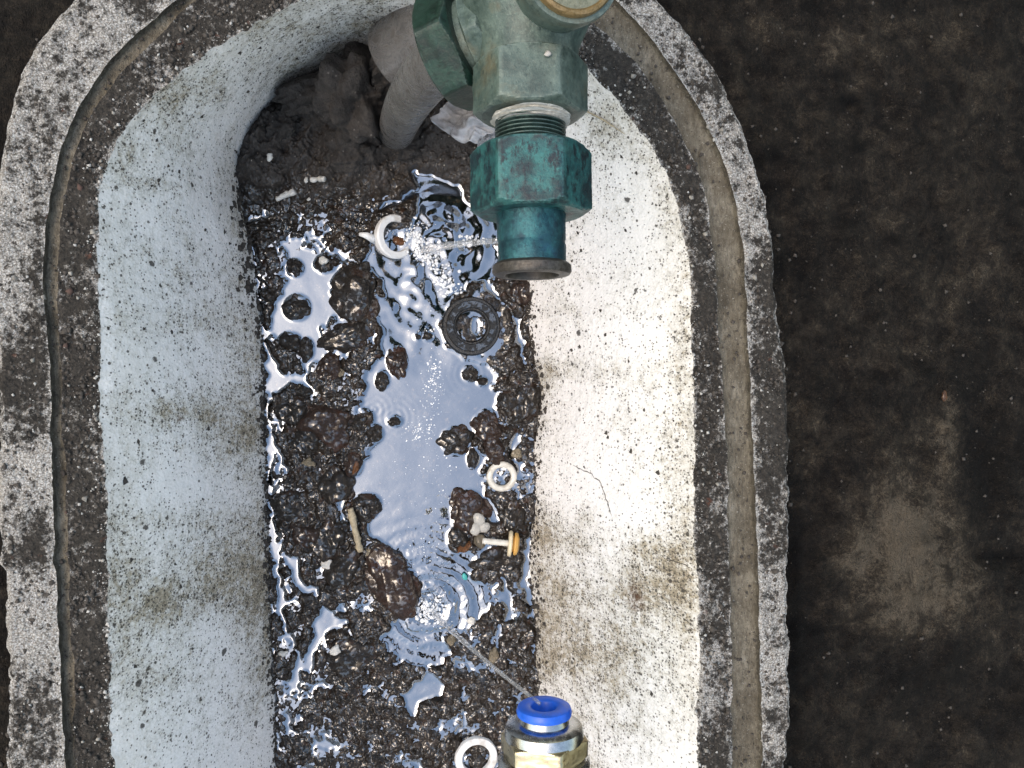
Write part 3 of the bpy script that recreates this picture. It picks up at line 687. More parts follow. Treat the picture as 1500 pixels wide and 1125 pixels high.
d1, d2, r1 = worley(GU + 2 * samp(F_D, GU * 2, GV * 2), GV, 17, 5); e1, e2, q1 = worley(GU, GV, 8.5, 6); c1, c2, z1 = worley(GU + 2.5 * samp(F_D, GU * 3, GV * 3), GV, 5.0, 8)
dome = np.sqrt(np.clip(1 - (d1 / 0.78) ** 2, 0, 1)) * (0.45 + 0.75 * r1)
dome2 = np.sqrt(np.clip(1 - (e1 / 0.75) ** 2, 0, 1)) * (0.35 + 0.8 * q1)
dome3 = np.sqrt(np.clip(1 - (c1 / 0.75) ** 2, 0, 1)) * z1
nz = samp(F_A, GU * 2.2, GV * 2.2)
domeA = np.sqrt(np.clip(1 - (b1 / 0.8) ** 2, 0, 1)) * (0.3 + 0.9 * s1)
mk = sstep(-0.3, 0.8, samp(F_B, GU * 1.4, GV * 1.4)); mk2 = sstep(-0.2, 0.9, samp(F_B, GU * 1.7 + 400, GV * 1.7 + 200))
H = 0.25 + 3.4 * (domeA - 0.4) + 3.0 * (dome - 0.45) * (0.35 + 0.65 * mk) + 1.5 * (dome2 - 0.35) * (0.05 + 0.95 * mk2) + 0.2 * dome3 + 0.6 * nz + 0.22 * samp(F_C, GU * 2.0, GV * 2.0)
bias = uvblob(GU, GV, [(420, 440, 60, 110, -.5), (460, 720, 70, 140, 1.6), (560, 860, 50, 50, 1.2), (740, 800, 40, 60, 1.4), (740, 980, 60, 70, 1.6), (520, 1000, 90, 60, 1.2), (735, 480, 40, 50, 1.0), (770, 560, 30, 60, 1.6), (410, 760, 30, 180, -.3), (720, 600, 40, 40, -.2), (450, 560, 40, 40, 0.4), (640, 1060, 100, 60, .6)])
H += bias
# the soil bank piled up at the closed end, round the pipe
bank = sstep(345, 225, GV + 0.25 * np.maximum(0, GU - 560)) * sstep(720, 600, GU)
H += bank * (3.5 + 8 * sstep(330, 120, GV))
mound = uvblob(GU, GV, [(535, 182, 40, 44, 30), (548, 150, 40, 40, 18), (472, 178, 26, 20, 18), (610, 160, 50, 40, 18), (440, 250, 80, 50, 6), (400, 205, 34, 34, 14), (372, 245, 26, 34, 9), (505, 240, 40, 36, 8), (680, 210, 50, 40, 12)])
mound *= 1 + 0.10 * samp(F_D, GU * 1.6, GV * 1.6) + 0.05 * samp(F_C, GU * 1.5, GV * 1.5)
H += mound - uvblob(GU, GV, [(580, 205, 14, 15, 30), (497, 178, 7, 22, 20)])
H += bank * 1.2 * samp(F_D, GU * 1.3, GV * 1.3)
H = H * (1 - pool) + pool * (-3.0 + 0.4 * nz)
wq = np.hypot((GU - 705) / 42, (GV - 480) / 62)
H = H * sstep(0.75, 1.1, wq) + (1 - sstep(0.75, 1.1, wq)) * (1.0 + 0.3 * nz)
wq = np.hypot((GU - 696) / 8, (GV - 478) / 13)
H = np.where(wq < 1, -0.8, H)
H = np.where(GV > V1, np.maximum(H * 0.3, -2), H)
# little beds for the stones, so that they look half sunk
TOT = H.copy()
for s in ST_:
    q = ell(GU, GV, s)
    TOT = np.maximum(TOT, np.where(q < 0.8, s[4] * np.sqrt(np.clip(1 - q, 0, 1)), -9))
zf = FLOOR
PM = P(GU, GV, FLOOR)
MUD = PM.copy(); MUD[..., 2] = FLOOR + H * 0.001
wet = 1 - sstep(8, 18, H) * 0.9
wet *= 1 - 0.8 * sstep(315, 245, GV)
inside = inpoly(PM[..., 0], PM[..., 1], [tuple(p) for p in (C_FL * 1.06)])
kq = inside[:-1, :-1] | inside[1:, 1:] | inside[:-1, 1:] | inside[1:, :-1]
qs = grid_quads(*GU.shape, keep=kq)[:, ::-1]
vv, qq, aa = compact(MUD.reshape(-1, 3), qs, {'wet': wet})
mud = link('mud_bed', mesh_np('mud_bed', vv, qq, aa), M['mud'])
tag(mud, 'wet black mud and grit covering the pit floor', None, None, 'structure')

# water: level with ripples, a raised edge wherever it touches mud or stone
land = blur((TOT > 0.15).astype(float), 2.2)
rr = np.hypot((GU - 630) * 1.0, (GV - 893) * 1.08) + 3 * samp(F_A, GU * 1.5, GV * 1.5)
rip = 1.1 * np.sin(2 * np.pi * rr / 26.0) * np.exp(-rr / 58.0) * sstep(0, 14, rr)
tb = uvblob(GU, GV, [(640, 370, 62, 62, 1.0), (600, 430, 45, 60, .75), (620, 500, 60, 40, .35), (690, 340, 40, 50, .6)])
rip += np.clip(tb, 0, 1) * (0.28 * samp(grf(N, 17, 71), GU, GV) + 0.5 * samp(grf(N, 36, 72), GU, GV))
rip += 0.35 * np.sin(2 * np.pi * np.hypot(GU - 640, GV - 355) / 22) * np.exp(-np.hypot(GU - 640, GV - 355) / 55)
for cu, cv, a in ((600, 810, .05), (688, 548, .05), (548, 600, .05), (578, 612, .06)):
    q = np.hypot(GU - cu, GV - cv); rip += a * np.sin(2 * np.pi * q / 9) * np.exp(-q / 16)
rip += 0.03 * samp(grf(N, 26, 75), GU, GV)
WZ = rip + 1.0 * land - 0.1
WA = PM.copy(); WA[..., 2] = FLOOR + WZ * 0.001
show = WZ > H - 0.6
kw = (show[:-1, :-1] | show[1:, 1:] | show[:-1, 1:] | show[1:, :-1]) & kq & (GV[:-1, :-1] > 215)
vv, qq, aa = compact(WA.reshape(-1, 3), grid_quads(*GU.shape, keep=kw)[:, ::-1])
wat = link('water', mesh_np('water', vv, qq), M['water'])
tag(wat, 'pale blue sky reflecting puddle of water on the pit floor', None, None, 'structure')
def ground_h(u, v):
    i = int(np.clip(round(v - V0), 0, V1 - V0)); j = int(np.clip(round(u - U0), 0, U1 - U0))
    return FLOOR + 0.001 * max(float(H[i, j]), -0.2)

# ------------------------------------------------------------------ stones
def noise_ball(sub, seed, amp=0.22, freq=1.6, facet=0.0):
    bm = bmesh.new()
    bmesh.ops.create_icosphere(bm, subdivisions=sub, radius=1.0)
    rng = np.random.default_rng(seed)
    co = np.array([v.co[:] for v in bm.verts])
    d = np.zeros(len(co))
    for o in range(4):
        for _ in range(5):
            k = rng.standard_normal(3) * freq * 2 ** o
            d += amp * 0.5 ** o * 0.5 * np.sin(co @ k + rng.random() * 6.28)
    co *= (1 + d)[:, None]
    nk = 70
    kp = rng.standard_normal((nk, 3)); kp /= np.linalg.norm(kp, axis=1)[:, None]
    un = co / np.linalg.norm(co, axis=1)[:, None]
    dk_ = np.sort(np.arccos(np.clip(un @ kp.T, -1, 1)), axis=1)
    co *= (1 + facet * (0.5 - np.clip(dk_[:, 0] / 0.34, 0, 1) ** 2))[:, None]
    for _ in range(3):
        n = rng.standard_normal(3); n /= np.linalg.norm(n); h = 0.72 + 0.25 * rng.random()
        over = np.maximum(0, co @ n - h)
        co -= np.outer(over * 0.6, n)
    for v_, c in zip(bm.verts, co): v_.co = c
    me = bpy.data.meshes.new('stone'); bm.to_mesh(me); bm.free()
    return me
for i, s in enumerate(ST_):
    su, sv, a, b, h, rot, mt, nm, lab = s
    me = noise_ball(5 if max(a, b) > 20 else 4 if max(a, b) > 10 else 3, 100 + i, 0.09 if max(a, b) < 22 else 0.14, 1.7, 0.20)
    o = link(nm, me, M[mt])
    m = mpp(su, sv, FLOOR)
    h *= 0.8; hh = (h + 4) * 0.001
    o.location = PV(su, sv, FLOOR + h * 0.001 - hh * 0.72)
    me.transform(Matrix.Diagonal((a * m * 1.06, b * m * 1.06, hh, 1)))
    o.rotation_euler = (0, 0, -math.radians(rot))
    tag(o, lab, 'stone' if nm == 'stone' else 'pebble', 'dark stones in the mud')
# clods of drier clay on the soil bank
for i, (su, sv, z_, a, b, c_, rot, lab) in enumerate([
    (524, 146, FLOOR + 0.046, 54, 68, 0.034, 12, 'large smooth clay clod heaped at the closed end of the pit'),
    (444, 146, FLOOR + 0.034, 46, 26, 0.018, -8, 'low clay clod against the white wall left of the heap'),
    (508, 222, FLOOR + 0.020, 34, 26, 0.012, 20, 'flat clay clod in front of the large heap'),
    (586, 212, FLOOR + 0.018, 30, 20, 0.012, -25, 'clay clod at the foot of the grey pipe'),
    (408, 186, FLOOR + 0.018, 30, 30, 0.012, -35, 'dark clay clod spilling onto the white wall at upper left'),
    (562, 108, FLOOR + 0.060, 26, 22, 0.016, 0, 'small clay clod tucked under the plastic sleeve')]):
    me = noise_ball(5, 500 + i, 0.2, 2.2, 0.22)
    m = mpp(su, sv, z_)
    me.transform(Matrix.Diagonal((a * m, b * m, c_, 1)))
    o = link('clay_clod', me, M['clay']); o.location = PV(su, sv, z_ - c_ * 0.2); o.rotation_euler = (0, 0, -math.radians(rot))
    tag(o, lab, 'clod', 'clay clods on the soil bank')
# pale and coloured bits
BITS = [
 (475, 382, 6, 6, 'pale', 'round white pebble at the top of the left puddle', 0), (452, 677, 10, 6, 'tan', 'tan stone chip among dark stones left of pool', 15), (480, 826, 11, 7, 'pale', 'white chip on the dark stones left of the splash', 10),
 (499, 546, 5, 5, 'tan', 'tiny tan pebble under the long flat stone', 0), (757, 664, 7, 7, 'tan', 'tan pebble above right of the small white ring', 0), (492, 955, 7, 7, 'pale', 'white pebble on the low stone at bottom left', 0),
 (415, 957, 6, 5, 'pale', 'white chip by the left wall at the bottom', 0), (660, 938, 6, 6, 'tan', 'tan pebble below right of the splash', 20), (692, 908, 6, 5, 'pale', 'white chip beside the thin water jet', 30), (395, 229, 6, 5, 'pale', 'white pebble on the soil bank by left wall', 20),
 (449, 264, 3.5, 5, 'pale', 'small pale grit on the middle of the soil bank', 0), (540, 808, 6, 8, 'tan', 'tan pebble at the foot of the bleached twig', 10), (452, 292, 3, 3, 'pale', 'tiny pale speck beside the white rod', 0),
 (724, 958, 6, 9, 'tan', 'tan flake beside the water jet near right wall', 0), (425, 137, 7, 7, 'brick', 'reddish pebble at the top left of the soil bank', 0), (520, 687, 5, 10, 'orange', 'orange flake on the left shore of the pool', 12),
 (676, 803, 12, 7, 'orange', 'orange brown flake under the water at the right shore', -20), (585, 352, 8, 6, 'orange', 'orange pebble inside the tilted white ring', 20)]
for i, (bu, bv, a, b, mt, lab, rot) in enumerate(BITS):
    me = noise_ball(3, 300 + i, 0.3)
    z = FLOOR + 0.001 * max(float(TOT[int(bv - V0), int(bu - U0)]), 0.2)
    m = mpp(bu, bv, z)
    p = PV(bu, bv, z)
    o = link('pebble', me, M[mt]); o.location = p + Vector((0, 0, 0.0006)); me.transform(Matrix.Diagonal((a * m, b * m, min(a, b) * m * 0.6, 1))); o.rotation_euler = (0, 0, -math.radians(rot))
    tag(o, lab, 'pebble', 'pale bits in the mud')

# loose grit: too many to count
def crumbs(name, pts, sizes, mat, label, seed, kind='stuff'):
    rng = np.random.default_rng(seed)
    base = np.array([(1, 0, 0), (-1, 0, 0), (0, 1, 0), (0, -1, 0), (0, 0, 1), (0, 0, -1)], float)
    f = np.array([(0, 2, 4), (2, 1, 4), (1, 3, 4), (3, 0, 4), (2, 0, 5), (1, 2, 5), (3, 1, 5), (0, 3, 5)])
    n = len(pts)
    vsh = base[None] * (0.6 + 0.8 * rng.random((n, 6, 1))) * np.asarray(sizes)[:, None, None]
    q = rng.standard_normal((n, 3, 3)); q, _ = np.linalg.qr(q)
    vsh = np.einsum('nij,nkj->nki', q, vsh)
    vsh[..., 2] *= 0.7
    V = (vsh + np.asarray(pts)[:, None]).reshape(-1, 3)
    Fq = (f[None] + np.arange(n)[:, None, None] * 6).reshape(-1, 3)
    o = link(name, mesh_np(name, V, Fq), mat, smooth=False)
    return tag(o, label, None, None, kind)
rng = np.random.default_rng(5)
def rim_pts(n, ca, cb, zfun, lo=0.0, hi=1.0, pw=1.0):
    i = rng.integers(0, NC, n); t = lo + (hi - lo) * rng.random(n) ** pw
    p = ca[i] * (1 - t)[:, None] + cb[i] * t[:, None]
    return np.concatenate([p, zfun(t)[:, None]], 1)
z0 = lambda t: np.full(t.shape, 0.0008)
pts = np.concatenate([rim_pts(4200, C_IN, C_GI, z0), rim_pts(2600, C_GO, C_OUT, z0, 0.05, 0.9)])
crumbs('soil_crumb', pts, 0.0003 + 0.0011 * rng.random(len(pts)) ** 3, M['soil'], 'dark soil crumbs strewn along the pit rim', 1)
pts = np.concatenate([rim_pts(1100, C_IN, C_GI, z0, 0, 0.3, 1.8), rim_pts(600, C_IN, C_GI, z0), rim_pts(700, C_GO, C_OUT, z0, 0.0, 0.85)])
crumbs('foam_crumb', pts, 0.0002 + 0.0009 * rng.random(len(pts)) ** 6, M['whitecrumb'], 'white foam crumbs strewn along the pit rim', 2)
pts = rim_pts(14, C_IN, C_GI, z0)
cp = np.concatenate([rim_pts(260, C_IN, C_GI, z0, 0.02, 0.98), rim_pts(200, C_GO, C_OUT, z0, 0.0, 0.85)])
gq = rim_pts(900, C_GI, C_GO, lambda t: np.full(t.shape, -GD + 0.0004), 0.06, 0.94)
crumbs('groove_grit', gq, 0.0002 + 0.0010 * rng.random(900) ** 4, M['soil'], 'grit lying in the tan groove', 15)
crumbs('stone_chip', cp[::2], 0.0008 + 0.0013 * rng.random(len(cp[::2])) ** 2, M['soil'], 'dark stone chips bedded in the pit rim', 12)
crumbs('pale_chip', cp[1::2], 0.0006 + 0.0011 * rng.random(len(cp[1::2])) ** 2, M['palechip'], 'pale stone chips bedded in the pit rim', 13)
crumbs('brick_crumb', pts, 0.0006 + 0.0016 * rng.random(len(pts)) ** 2, M['brick'], 'reddish brick crumbs on the pit rim', 3)
n = 1500
gp = np.stack([0.145 + 0.24 * rng.random(n), -0.24 + 0.48 * rng.random(n), np.full(n, GZ + 0.001)], -1)
crumbs('ground_grit', gp, 0.0002 + 0.0012 * rng.random(n) ** 5, M['soil'], 'fine grit on the dark ground', 4)
edge_i = rng.integers(0, NC, 1500); eo = np.abs(rng.standard_normal(1500)) * 0.007 - 0.002
ep = np.concatenate([C_OUT[edge_i] + nrm[edge_i] * eo[:, None], np.full((1500, 1), GZ + 0.0015)], 1)
crumbs('edge_dirt', ep, 0.0003 + 0.0016 * rng.random(1500) ** 3, M['soil'], 'crumbled dirt lying against the outside of the pit rim', 14)
# crumbs of soil stuck to the sloping wall
ij = np.stack([rng.integers(4, 180, 420), rng.integers(0, NC, 420)], 1)
wp = W[ij[:, 0], ij[:, 1]]
crumbs('wall_crumb', wp, 0.0002 + 0.0013 * rng.random(420) ** 4, M['crack'], 'dark soil crumbs stuck to the white wall', 6)
def wall_at(u_, v_):
    """the point of the wall seen at (u, v)"""
    uu, vv_ = UV(W)
    k = np.argmin((uu - u_) ** 2 + (vv_ - v_) ** 2)
    return W.reshape(-1, 3)[k]
big = [(181, 706, .0030), (300, 338, .0022), (328, 340, .0022), (306, 364, .0016), (232, 263, .0022), (246, 243, .0024), (262, 250, .0022), (281, 271, .0020), (222, 273, .0016), (308, 283, .0018), (362, 134, .0022), (434, 85, .0020), (350, 77, .0020), (229, 206, .0022), (380, 108, .0014), (192, 818, .0020), (193, 832, .0014), (265, 860, .0022), (190, 875, .0014), (222, 571, .0016), (912, 230, .0022), (932, 253, .0022), (848, 342, .0020), (852, 367, .0020), (960, 300, .0015), (965, 300, .0013), (838, 512, .0030), (850, 508, .0022), (880, 455, .0024), (888, 504, .0016), (964, 692, .0022), (957, 722, .0014), (930, 616, .0016), (891, 640, .0018), (960, 786, .0014), (780, 838, .003), (792, 836, .0022), (786, 856, .002), (779, 495, .002), (425, 160, .002)]
crumbs('mud_fleck', np.array([wall_at(a, b) for a, b, _ in big]), [c * 0.62 for *_, c in big], M['crack'], 'larger dark mud flecks stuck to the white wall', 7)
n = 2600
ei = rng.integers(0, NC, n); et = np.abs(rng.standard_normal(n)) * 0.035
arch = (C_FL[ei, 1] > YC * 0.8) & (C_FL[ei, 0] < 0.03)
et = et * np.where(arch, 2.2, 1.0)
ep = np.concatenate([C_FL[ei] * (1 - et[:, None]) + C_INS[ei] * et[:, None], (FLOOR * (1 - et))[:, None]], 1)
ep *= (0.997, 0.997, 1)
crumbs('edge_mud', ep, (0.0004 + 0.0017 * rng.random(n) ** 3) * np.where(arch, 1.5, 1.0), M['crack'], 'crumbs of mud clinging to the foot of the wall', 16)
# grit on the soil bank and between stones
n = 1000
iu = rng.integers(40, 480, n); iv = rng.integers(40, 1130, n)
ok = (H[iv, iu] > 0.5) & inside[iv, iu]
mp = MUD[iv[ok], iu[ok]]
sz = 0.0003 + 0.0013 * rng.random(len(mp)) ** 3
crumbs('mud_grit', mp, sz, M['rock'], 'dark wet grit in the mud', 8)
crumbs('pale_grit', mp[::9] + (0.0003, 0.0003, 0.0005), 0.0003 + 0.0006 * rng.random(len(mp[::9])) ** 2, M['tan'], 'tiny pale grains scattered over the mud', 9)

# ------------------------------------------------------------------ cracks in the wall
def tube(name, pts, radii, mat, parent=None, seg=8, cap=True):
    pts = [Vector(p) for p in pts]
    bm = bmesh.new(); rings = []
    up = Vector((0, 0, 1))
    for i, p in enumerate(pts):
        d = (pts[min(i + 1, len(pts) - 1)] - pts[max(i - 1, 0)]).normalized()
        a = d.cross(up)
        if a.length < 1e-3: a = d.cross(Vector((1, 0, 0)))
        a.normalize(); b = a.cross(d).normalized()
        r = radii[i] if hasattr(radii, '__len__') else radii
        rings.append([bm.verts.new(p + r * (math.cos(k * 2 * math.pi / seg) * a + math.sin(k * 2 * math.pi / seg) * b)) for k in range(seg)])
    for r0, r1_ in zip(rings[:-1], rings[1:]):
        for k in range(seg):
            bm.faces.new((r0[k], r0[(k + 1) % seg], r1_[(k + 1) % seg], r1_[k]))
    if cap:
        bm.faces.new(rings[0][::-1]); bm.faces.new(rings[-1])
    bmesh.ops.recalc_face_normals(bm, faces=bm.faces)
    me = bpy.data.meshes.new(name); bm.to_mesh(me); bm.free()
    return link(name, me, mat, parent)
def crack(path):
    q = []
    for (a, b), (c, d) in zip(path[:-1], path[1:]):
        for t in np.linspace(0, 1, 6, endpoint=False):
            q.append((a + (c - a) * t + random.uniform(-1.2, 1.2), b + (d - b) * t + random.uniform(-1.2, 1.2)))
    pp = [wall_at(*k) for k in q]
    rad = [0.00016 + 0.00018 * random.random() for _ in pp]; rad[0] = rad[-1] = 0.00005
    tube('crack', pp, rad, M['crack'], pit, 6)
crack([(840, 683), (865, 692), (882, 712), (890, 735), (897, 760)])
crack([(975, 817), (1000, 826), (1015, 832)])
tw = tube('twig', [Vector(wall_at(848, 163)) + Vector((0, 0, .004)), Vector(wall_at(880, 178)) + Vector((0, 0, .003)), Vector(wall_at(914, 199)) + Vector((0, 0, .002))], [0.0004, 0.0005, 0.0002], M['twig'])
tag(tw, 'hair thin dark twig on the white wall right of valve', 'twig')

# ------------------------------------------------------------------ turned and hexagonal parts (local axis = -Y in the picture's down direction)
def lathe(name, prof, mat, parent, seg=72, jitter=0.0, seed=0, sharp=35, caps=True):
    """prof: (distance along the axis, radius)"""
    bm = bmesh.new(); rng = np.random.default_rng(seed); rings = []
    jf = fbm(128, 24, 900 + seed, 4)
    for i, (y, r) in enumerate(prof):
        rings.append([bm.verts.new(((r * (1 + jitter * jf[(i * 5) % 128, k * 128 // seg])) * math.cos(2 * math.pi * k / seg), -y, (r * (1 + jitter * jf[(i * 5) % 128, k * 128 // seg])) * math.sin(2 * math.pi * k / seg))) for k in range(seg)])
    for a, b in zip(rings[:-1], rings[1:]):
        for k in range(seg):
            bm.faces.new((a[k], a[(k + 1) % seg], b[(k + 1) % seg], b[k]))
    if caps:
        bm.faces.new(rings[0][::-1]); bm.faces.new(rings[-1])
    bmesh.ops.recalc_face_normals(bm, faces=bm.faces)
    me = bpy.data.meshes.new(name); bm.to_mesh(me); bm.free()
    return link(name, me, mat, parent, True, sharp)
def hexnut(name, y0, y1, R, turn, mat, parent, cham=0.10, seed=0, bore=0.55):
    """hexagon of circumradius R with turned chamfers at both ends"""
    seg, ny = 144, 26
    a = R * math.cos(math.pi / 6)
    th = np.arange(seg) * 2 * np.pi / seg
    loc = np.mod(th - math.radians(turn), np.pi / 3) - np.pi / 6
    rh = a / np.cos(loc)
    rh = np.minimum(rh, R * 0.985)
    ys = np.r_[np.linspace(0, 0.16, 7), np.linspace(0.2, 0.8, 12), np.linspace(0.84, 1, 7)]
    jf = fbm(256, 40, 700 + seed, 5)
    rows_ = [(y0, a * bore)]
    V = [np.stack([a * bore * np.cos(th), np.full(seg, -y0), a * bore * np.sin(th)], -1)]
    for i, t_ in enumerate(ys):
        dist = min(t_, 1 - t_) * (y1 - y0)
        r = np.minimum(rh, a * (1 - cham * 0.25) + dist * 1.9)
        r = r * (1 + 0.004 * jf[i * 6, (np.arange(seg) * 256 // seg)])
        V.append(np.stack([r * np.cos(th), np.full(seg, -(y0 + (y1 - y0) * t_)), r * np.sin(th)], -1))
    V.append(np.stack([a * bore * np.cos(th), np.full(seg, -y1), a * bore * np.sin(th)], -1))
    V = np.stack(V)
    q = grid_quads(len(V), seg, True)
    me = mesh_np(name, V, q)
    o = link(name, me, mat, parent, True, 22)
    bm = bmesh.new(); bm.from_mesh(me); bmesh.ops.recalc_face_normals(bm, faces=bm.faces); bm.to_mesh(me); bm.free()
    me.set_sharp_from_angle(angle=math.radians(22))
    return o

VZ = 0.09                                   # height of the pipe axis above the rim
def vy(v_): return float(P(780, v_, VZ)[1])
SC = mpp(780, 300, VZ)
valve = empty('brass_valve', PV(778, 300, VZ))
tag(valve, 'green corroded brass angle valve with open outlet at the top of the pit', 'valve')
valve.rotation_euler = (0, 0, math.radians(0.6))
Y0 = vy(300)
def ax(v_): return Y0 - vy(v_)              # distance along the axis, growing down the picture
# body: bulb, waist and hexagonal mouth
R_ = lambda p: p * SC
prof = [(ax(-150), R_(86)), (ax(-120), R_(90)), (ax(-80), R_(98)), (ax(-40), R_(102)), (ax(-10), R_(101)), (ax(15), R_(96)), (ax(38), R_(86)), (ax(58), R_(77)), (ax(74), R_(72)), (ax(88), R_(71)), (ax(100), R_(70))]
lathe('body', prof, M['body'], valve, 72, 0.012, 1, 60)
hexnut('outlet_hexagon', ax(92), ax(172), R_(84), 10, M['body'], valve, 0.16, 2, 0.6)
# thread tape, threads, union nut, tail piece
nt = 60
prof = [(ax(160) + (ax(184) - ax(160)) * i / nt, R_(54.5 + 2.6 * math.sin(i * 1.1) + 2.0 * math.sin(i * 2.7) - 7 * (i / nt) ** 3)) for i in range(nt + 1)]
tp = lathe('thread_tape', prof, M['tape'], valve, 96, 0.05, 3, 60)
prof = []
for i in range(9):
    a = 172 + i * 5.6
    prof += [(ax(a), R_(46)), (ax(a + 2.0), R_(51)), (ax(a + 3.4), R_(51)), (ax(a + 5.4), R_(46))]
lathe('threaded_nipple', prof, M['thread'], valve, 72, 0.004, 4, 30)
hexnut('union_nut', ax(219), ax(315), R_(89), 10, M['teal'], valve, 0.14, 5, 0.56)
prof = [(ax(290), R_(50)), (ax(316), R_(50)), (ax(330), R_(49.5)), (ax(352), R_(49.5)), (ax(354), R_(48.6)), (ax(358), R_(48.6)), (ax(360), R_(49.5)), (ax(384), R_(49.5)), (ax(388), R_(50))]
tailp = lathe('tail_piece', prof, M['tail'], valve, 72, 0.006, 6, 30)
prof = [(ax(384), R_(48)), (ax(387), R_(54)), (ax(390), R_(57)), (ax(399), R_(57.5)), (ax(403), R_(55)), (ax(404), R_(50)), (ax(404), R_(40)), (ax(398), R_(37)), (ax(360), R_(36))]
lathe('outlet_flange', prof, M['bronze'], valve, 72, 0.008, 7, 35)
# bonnet turned up towards the camera
def orient(o, pos, direction):
    d = Vector(direction).normalized()
    o.rotation_mode = 'QUATERNION'
    o.rotation_quaternion = d.to_track_quat('-Y', 'Z')
    o.location = pos
inv = valve.rotation_euler.to_matrix().inverted()
def local(p): return inv @ (Vector(p) - valve.location)
cz = 0.036
bpos = local(PV(842, -50, VZ + cz))
bc = lathe('bonnet', [(-0.036, R_(62)), (-0.018, R_(62)), (-0.010, R_(66)), (-0.004, R_(68)), (-0.0015, R_(66))], M['body'], valve, 72, 0.01, 8, 40)
orient(bc, bpos, (0.12, -0.18, 1))
br = lathe('bonnet_ring', [(-0.003, R_(60)), (0.0, R_(60)), (0.0012, R_(58)), (0.0016, R_(54)), (0.0006, R_(50))], M['ochre'], bc, 72, 0.012, 9, 35)
bd = lathe('bonnet_cap', [(-0.001, R_(53)), (0.0006, R_(53)), (0.0016, R_(40)), (0.0018, R_(10))], M['cap'], bc, 72, 0.01, 10, 50)
# side branch with its two hexagons, turned down to the left
dirb = Vector((-0.80, -0.22, -0.52)).normalized()
base = PV(772, 22, VZ - 0.002)
sb = lathe('side_branch', [(-0.004, R_(70)), (0.006, R_(66)), (0.012, R_(64)), (0.030, R_(60))], M['body'], valve, 72, 0.01, 11, 40)
orient(sb, local(base), dirb)
h1 = hexnut('branch_hexagon', 0.011, 0.0195, R_(82), 20, M['body'], sb, 0.14, 12, 0.5)
h2 = hexnut('branch_nut', 0.0225, 0.0365, R_(92), 35, M['nutshade'], sb, 0.14, 13, 0.45)
paint = noise_ball(2, 55, 0.2)
po = link('paint_spot', paint, M['whitecrumb'], valve); po.location = local(PV(803, 79, VZ + 0.0195)); po.scale = (0.0012, 0.001, 0.0008)

# grey plastic pipe from the branch down into the soil bank
pp = base + dirb * 0.034
end = PV(580, 196, FLOOR + 0.012)
def bez(a, b, c, n): return [a * (1 - t) ** 2 + b * 2 * t * (1 - t) + c * t * t for t in np.linspace(0, 1, n)]
path = bez(base + dirb * 0.022, base + dirb * 0.05, end, 28)
gp_ = tube('plastic_pipe', path, [0.0108] * 28, M['pipe'], None, 40)
tag(gp_, 'cloudy grey plastic pipe running from the valve down into the soil', 'pipe')
# sleeve behind it
sl = empty('pipe_sleeve', PV(600, 72, -0.055))
s1 = lathe('sleeve_wall', [(-0.034, 0.0205), (0.010, 0.0205), (0.0112, 0.0198), (0.0112, 0.0175), (-0.030, 0.0165)], M['pipe'], sl, 64, 0.006, 15, 35, caps=False)
orient(s1, Vector((0, 0, 0)), Vector((-0.66, -0.30, -0.62)))
tag(sl, 'wide cloudy plastic sleeve behind the valve nut at the top', 'pipe sleeve')
# crumpled clear film beside the pipe
def film(name, cu, cv, z, w, h, rot, seed, lab):
    n = 36
    g = np.linspace(-1, 1, n)
    X, Y = np.meshgrid(g, g)
    f1 = fbm(256, 60, seed, 4); f2 = fbm(256, 60, seed + 9, 4)
    rim = 1 + 0.22 * samp(f2, np.arctan2(Y, X) * 30 + 90, 0 * X + 4)
    z_ = 0.006 * samp(f1, X * 40 + 60, Y * 40 + 60) + 0.004 * X
    V = np.stack([X * w * rim, Y * h * rim, z_], -1)
    me = mesh_np(name, V, grid_quads(n, n))
    o = link(name, me, M['film'])
    o.location = PV(cu, cv, z); o.rotation_euler = (0.25, -0.2, math.radians(rot))
    sol = o.modifiers.new('thickness', 'SOLIDIFY'); sol.thickness = 0.0004
    return tag(o, lab, 'plastic film')
film('plastic_film', 690, 172, -0.07, 0.017, 0.012, -40, 21, 'crumpled clear plastic film right of the grey pipe')
film('plastic_film', 712, 198, -0.085, 0.008, 0.012, 10, 27, 'small scrap of clear film under the thread tape')

# ------------------------------------------------------------------ push fitting at the bottom
fit = empty('push_fitting', PV(797, 1060, VZ))
tag(fit, 'brass and nickel push fitting with bright blue collar at the bottom edge', 'fitting')
S2 = mpp(797, 1060, VZ)
fy = lambda v_: (float(P(797, 1060, VZ)[1]) - float(P(797, v_, VZ)[1]))     # grows down the picture
r2 = lambda p: p * S2
lathe('blue_collar', [(fy(1080), r2(17)), (fy(1036), r2(18)), (fy(1034.5), r2(19)), (fy(1033.5), r2(22)), (fy(1033), r2(34)), (fy(1035), r2(38)), (fy(1041), r2(40)), (fy(1046), r2(39)), (fy(1049), r2(33))], M['blue'], fit, 64, 0, 31, 40, caps=False)
lathe('neck', [(fy(1046), r2(19)), (fy(1046), r2(33)), (fy(1056), r2(36)), (fy(1058), r2(44))], M['chrome'], fit, 64, 0, 32, 35, caps=False)
lathe('shoulder', [(fy(1056), r2(36)), (fy(1058), r2(48)), (fy(1063), r2(55)), (fy(1070), r2(57)), (fy(1078), r2(57))], M['chrome'], fit, 64, 0, 33, 35)
hexnut('hexagon', fy(1074), fy(1106), r2(64), 20, M['brass'], fit, 0.14, 34, 0.6)
lathe('threaded_end', [(fy(1104), r2(48)), (fy(1106), r2(62)), (fy(1112), r2(66)), (fy(1128), r2(66)), (fy(1132), r2(58)), (fy(1150), r2(54))], M['chrome'], fit, 64, 0, 35, 35)
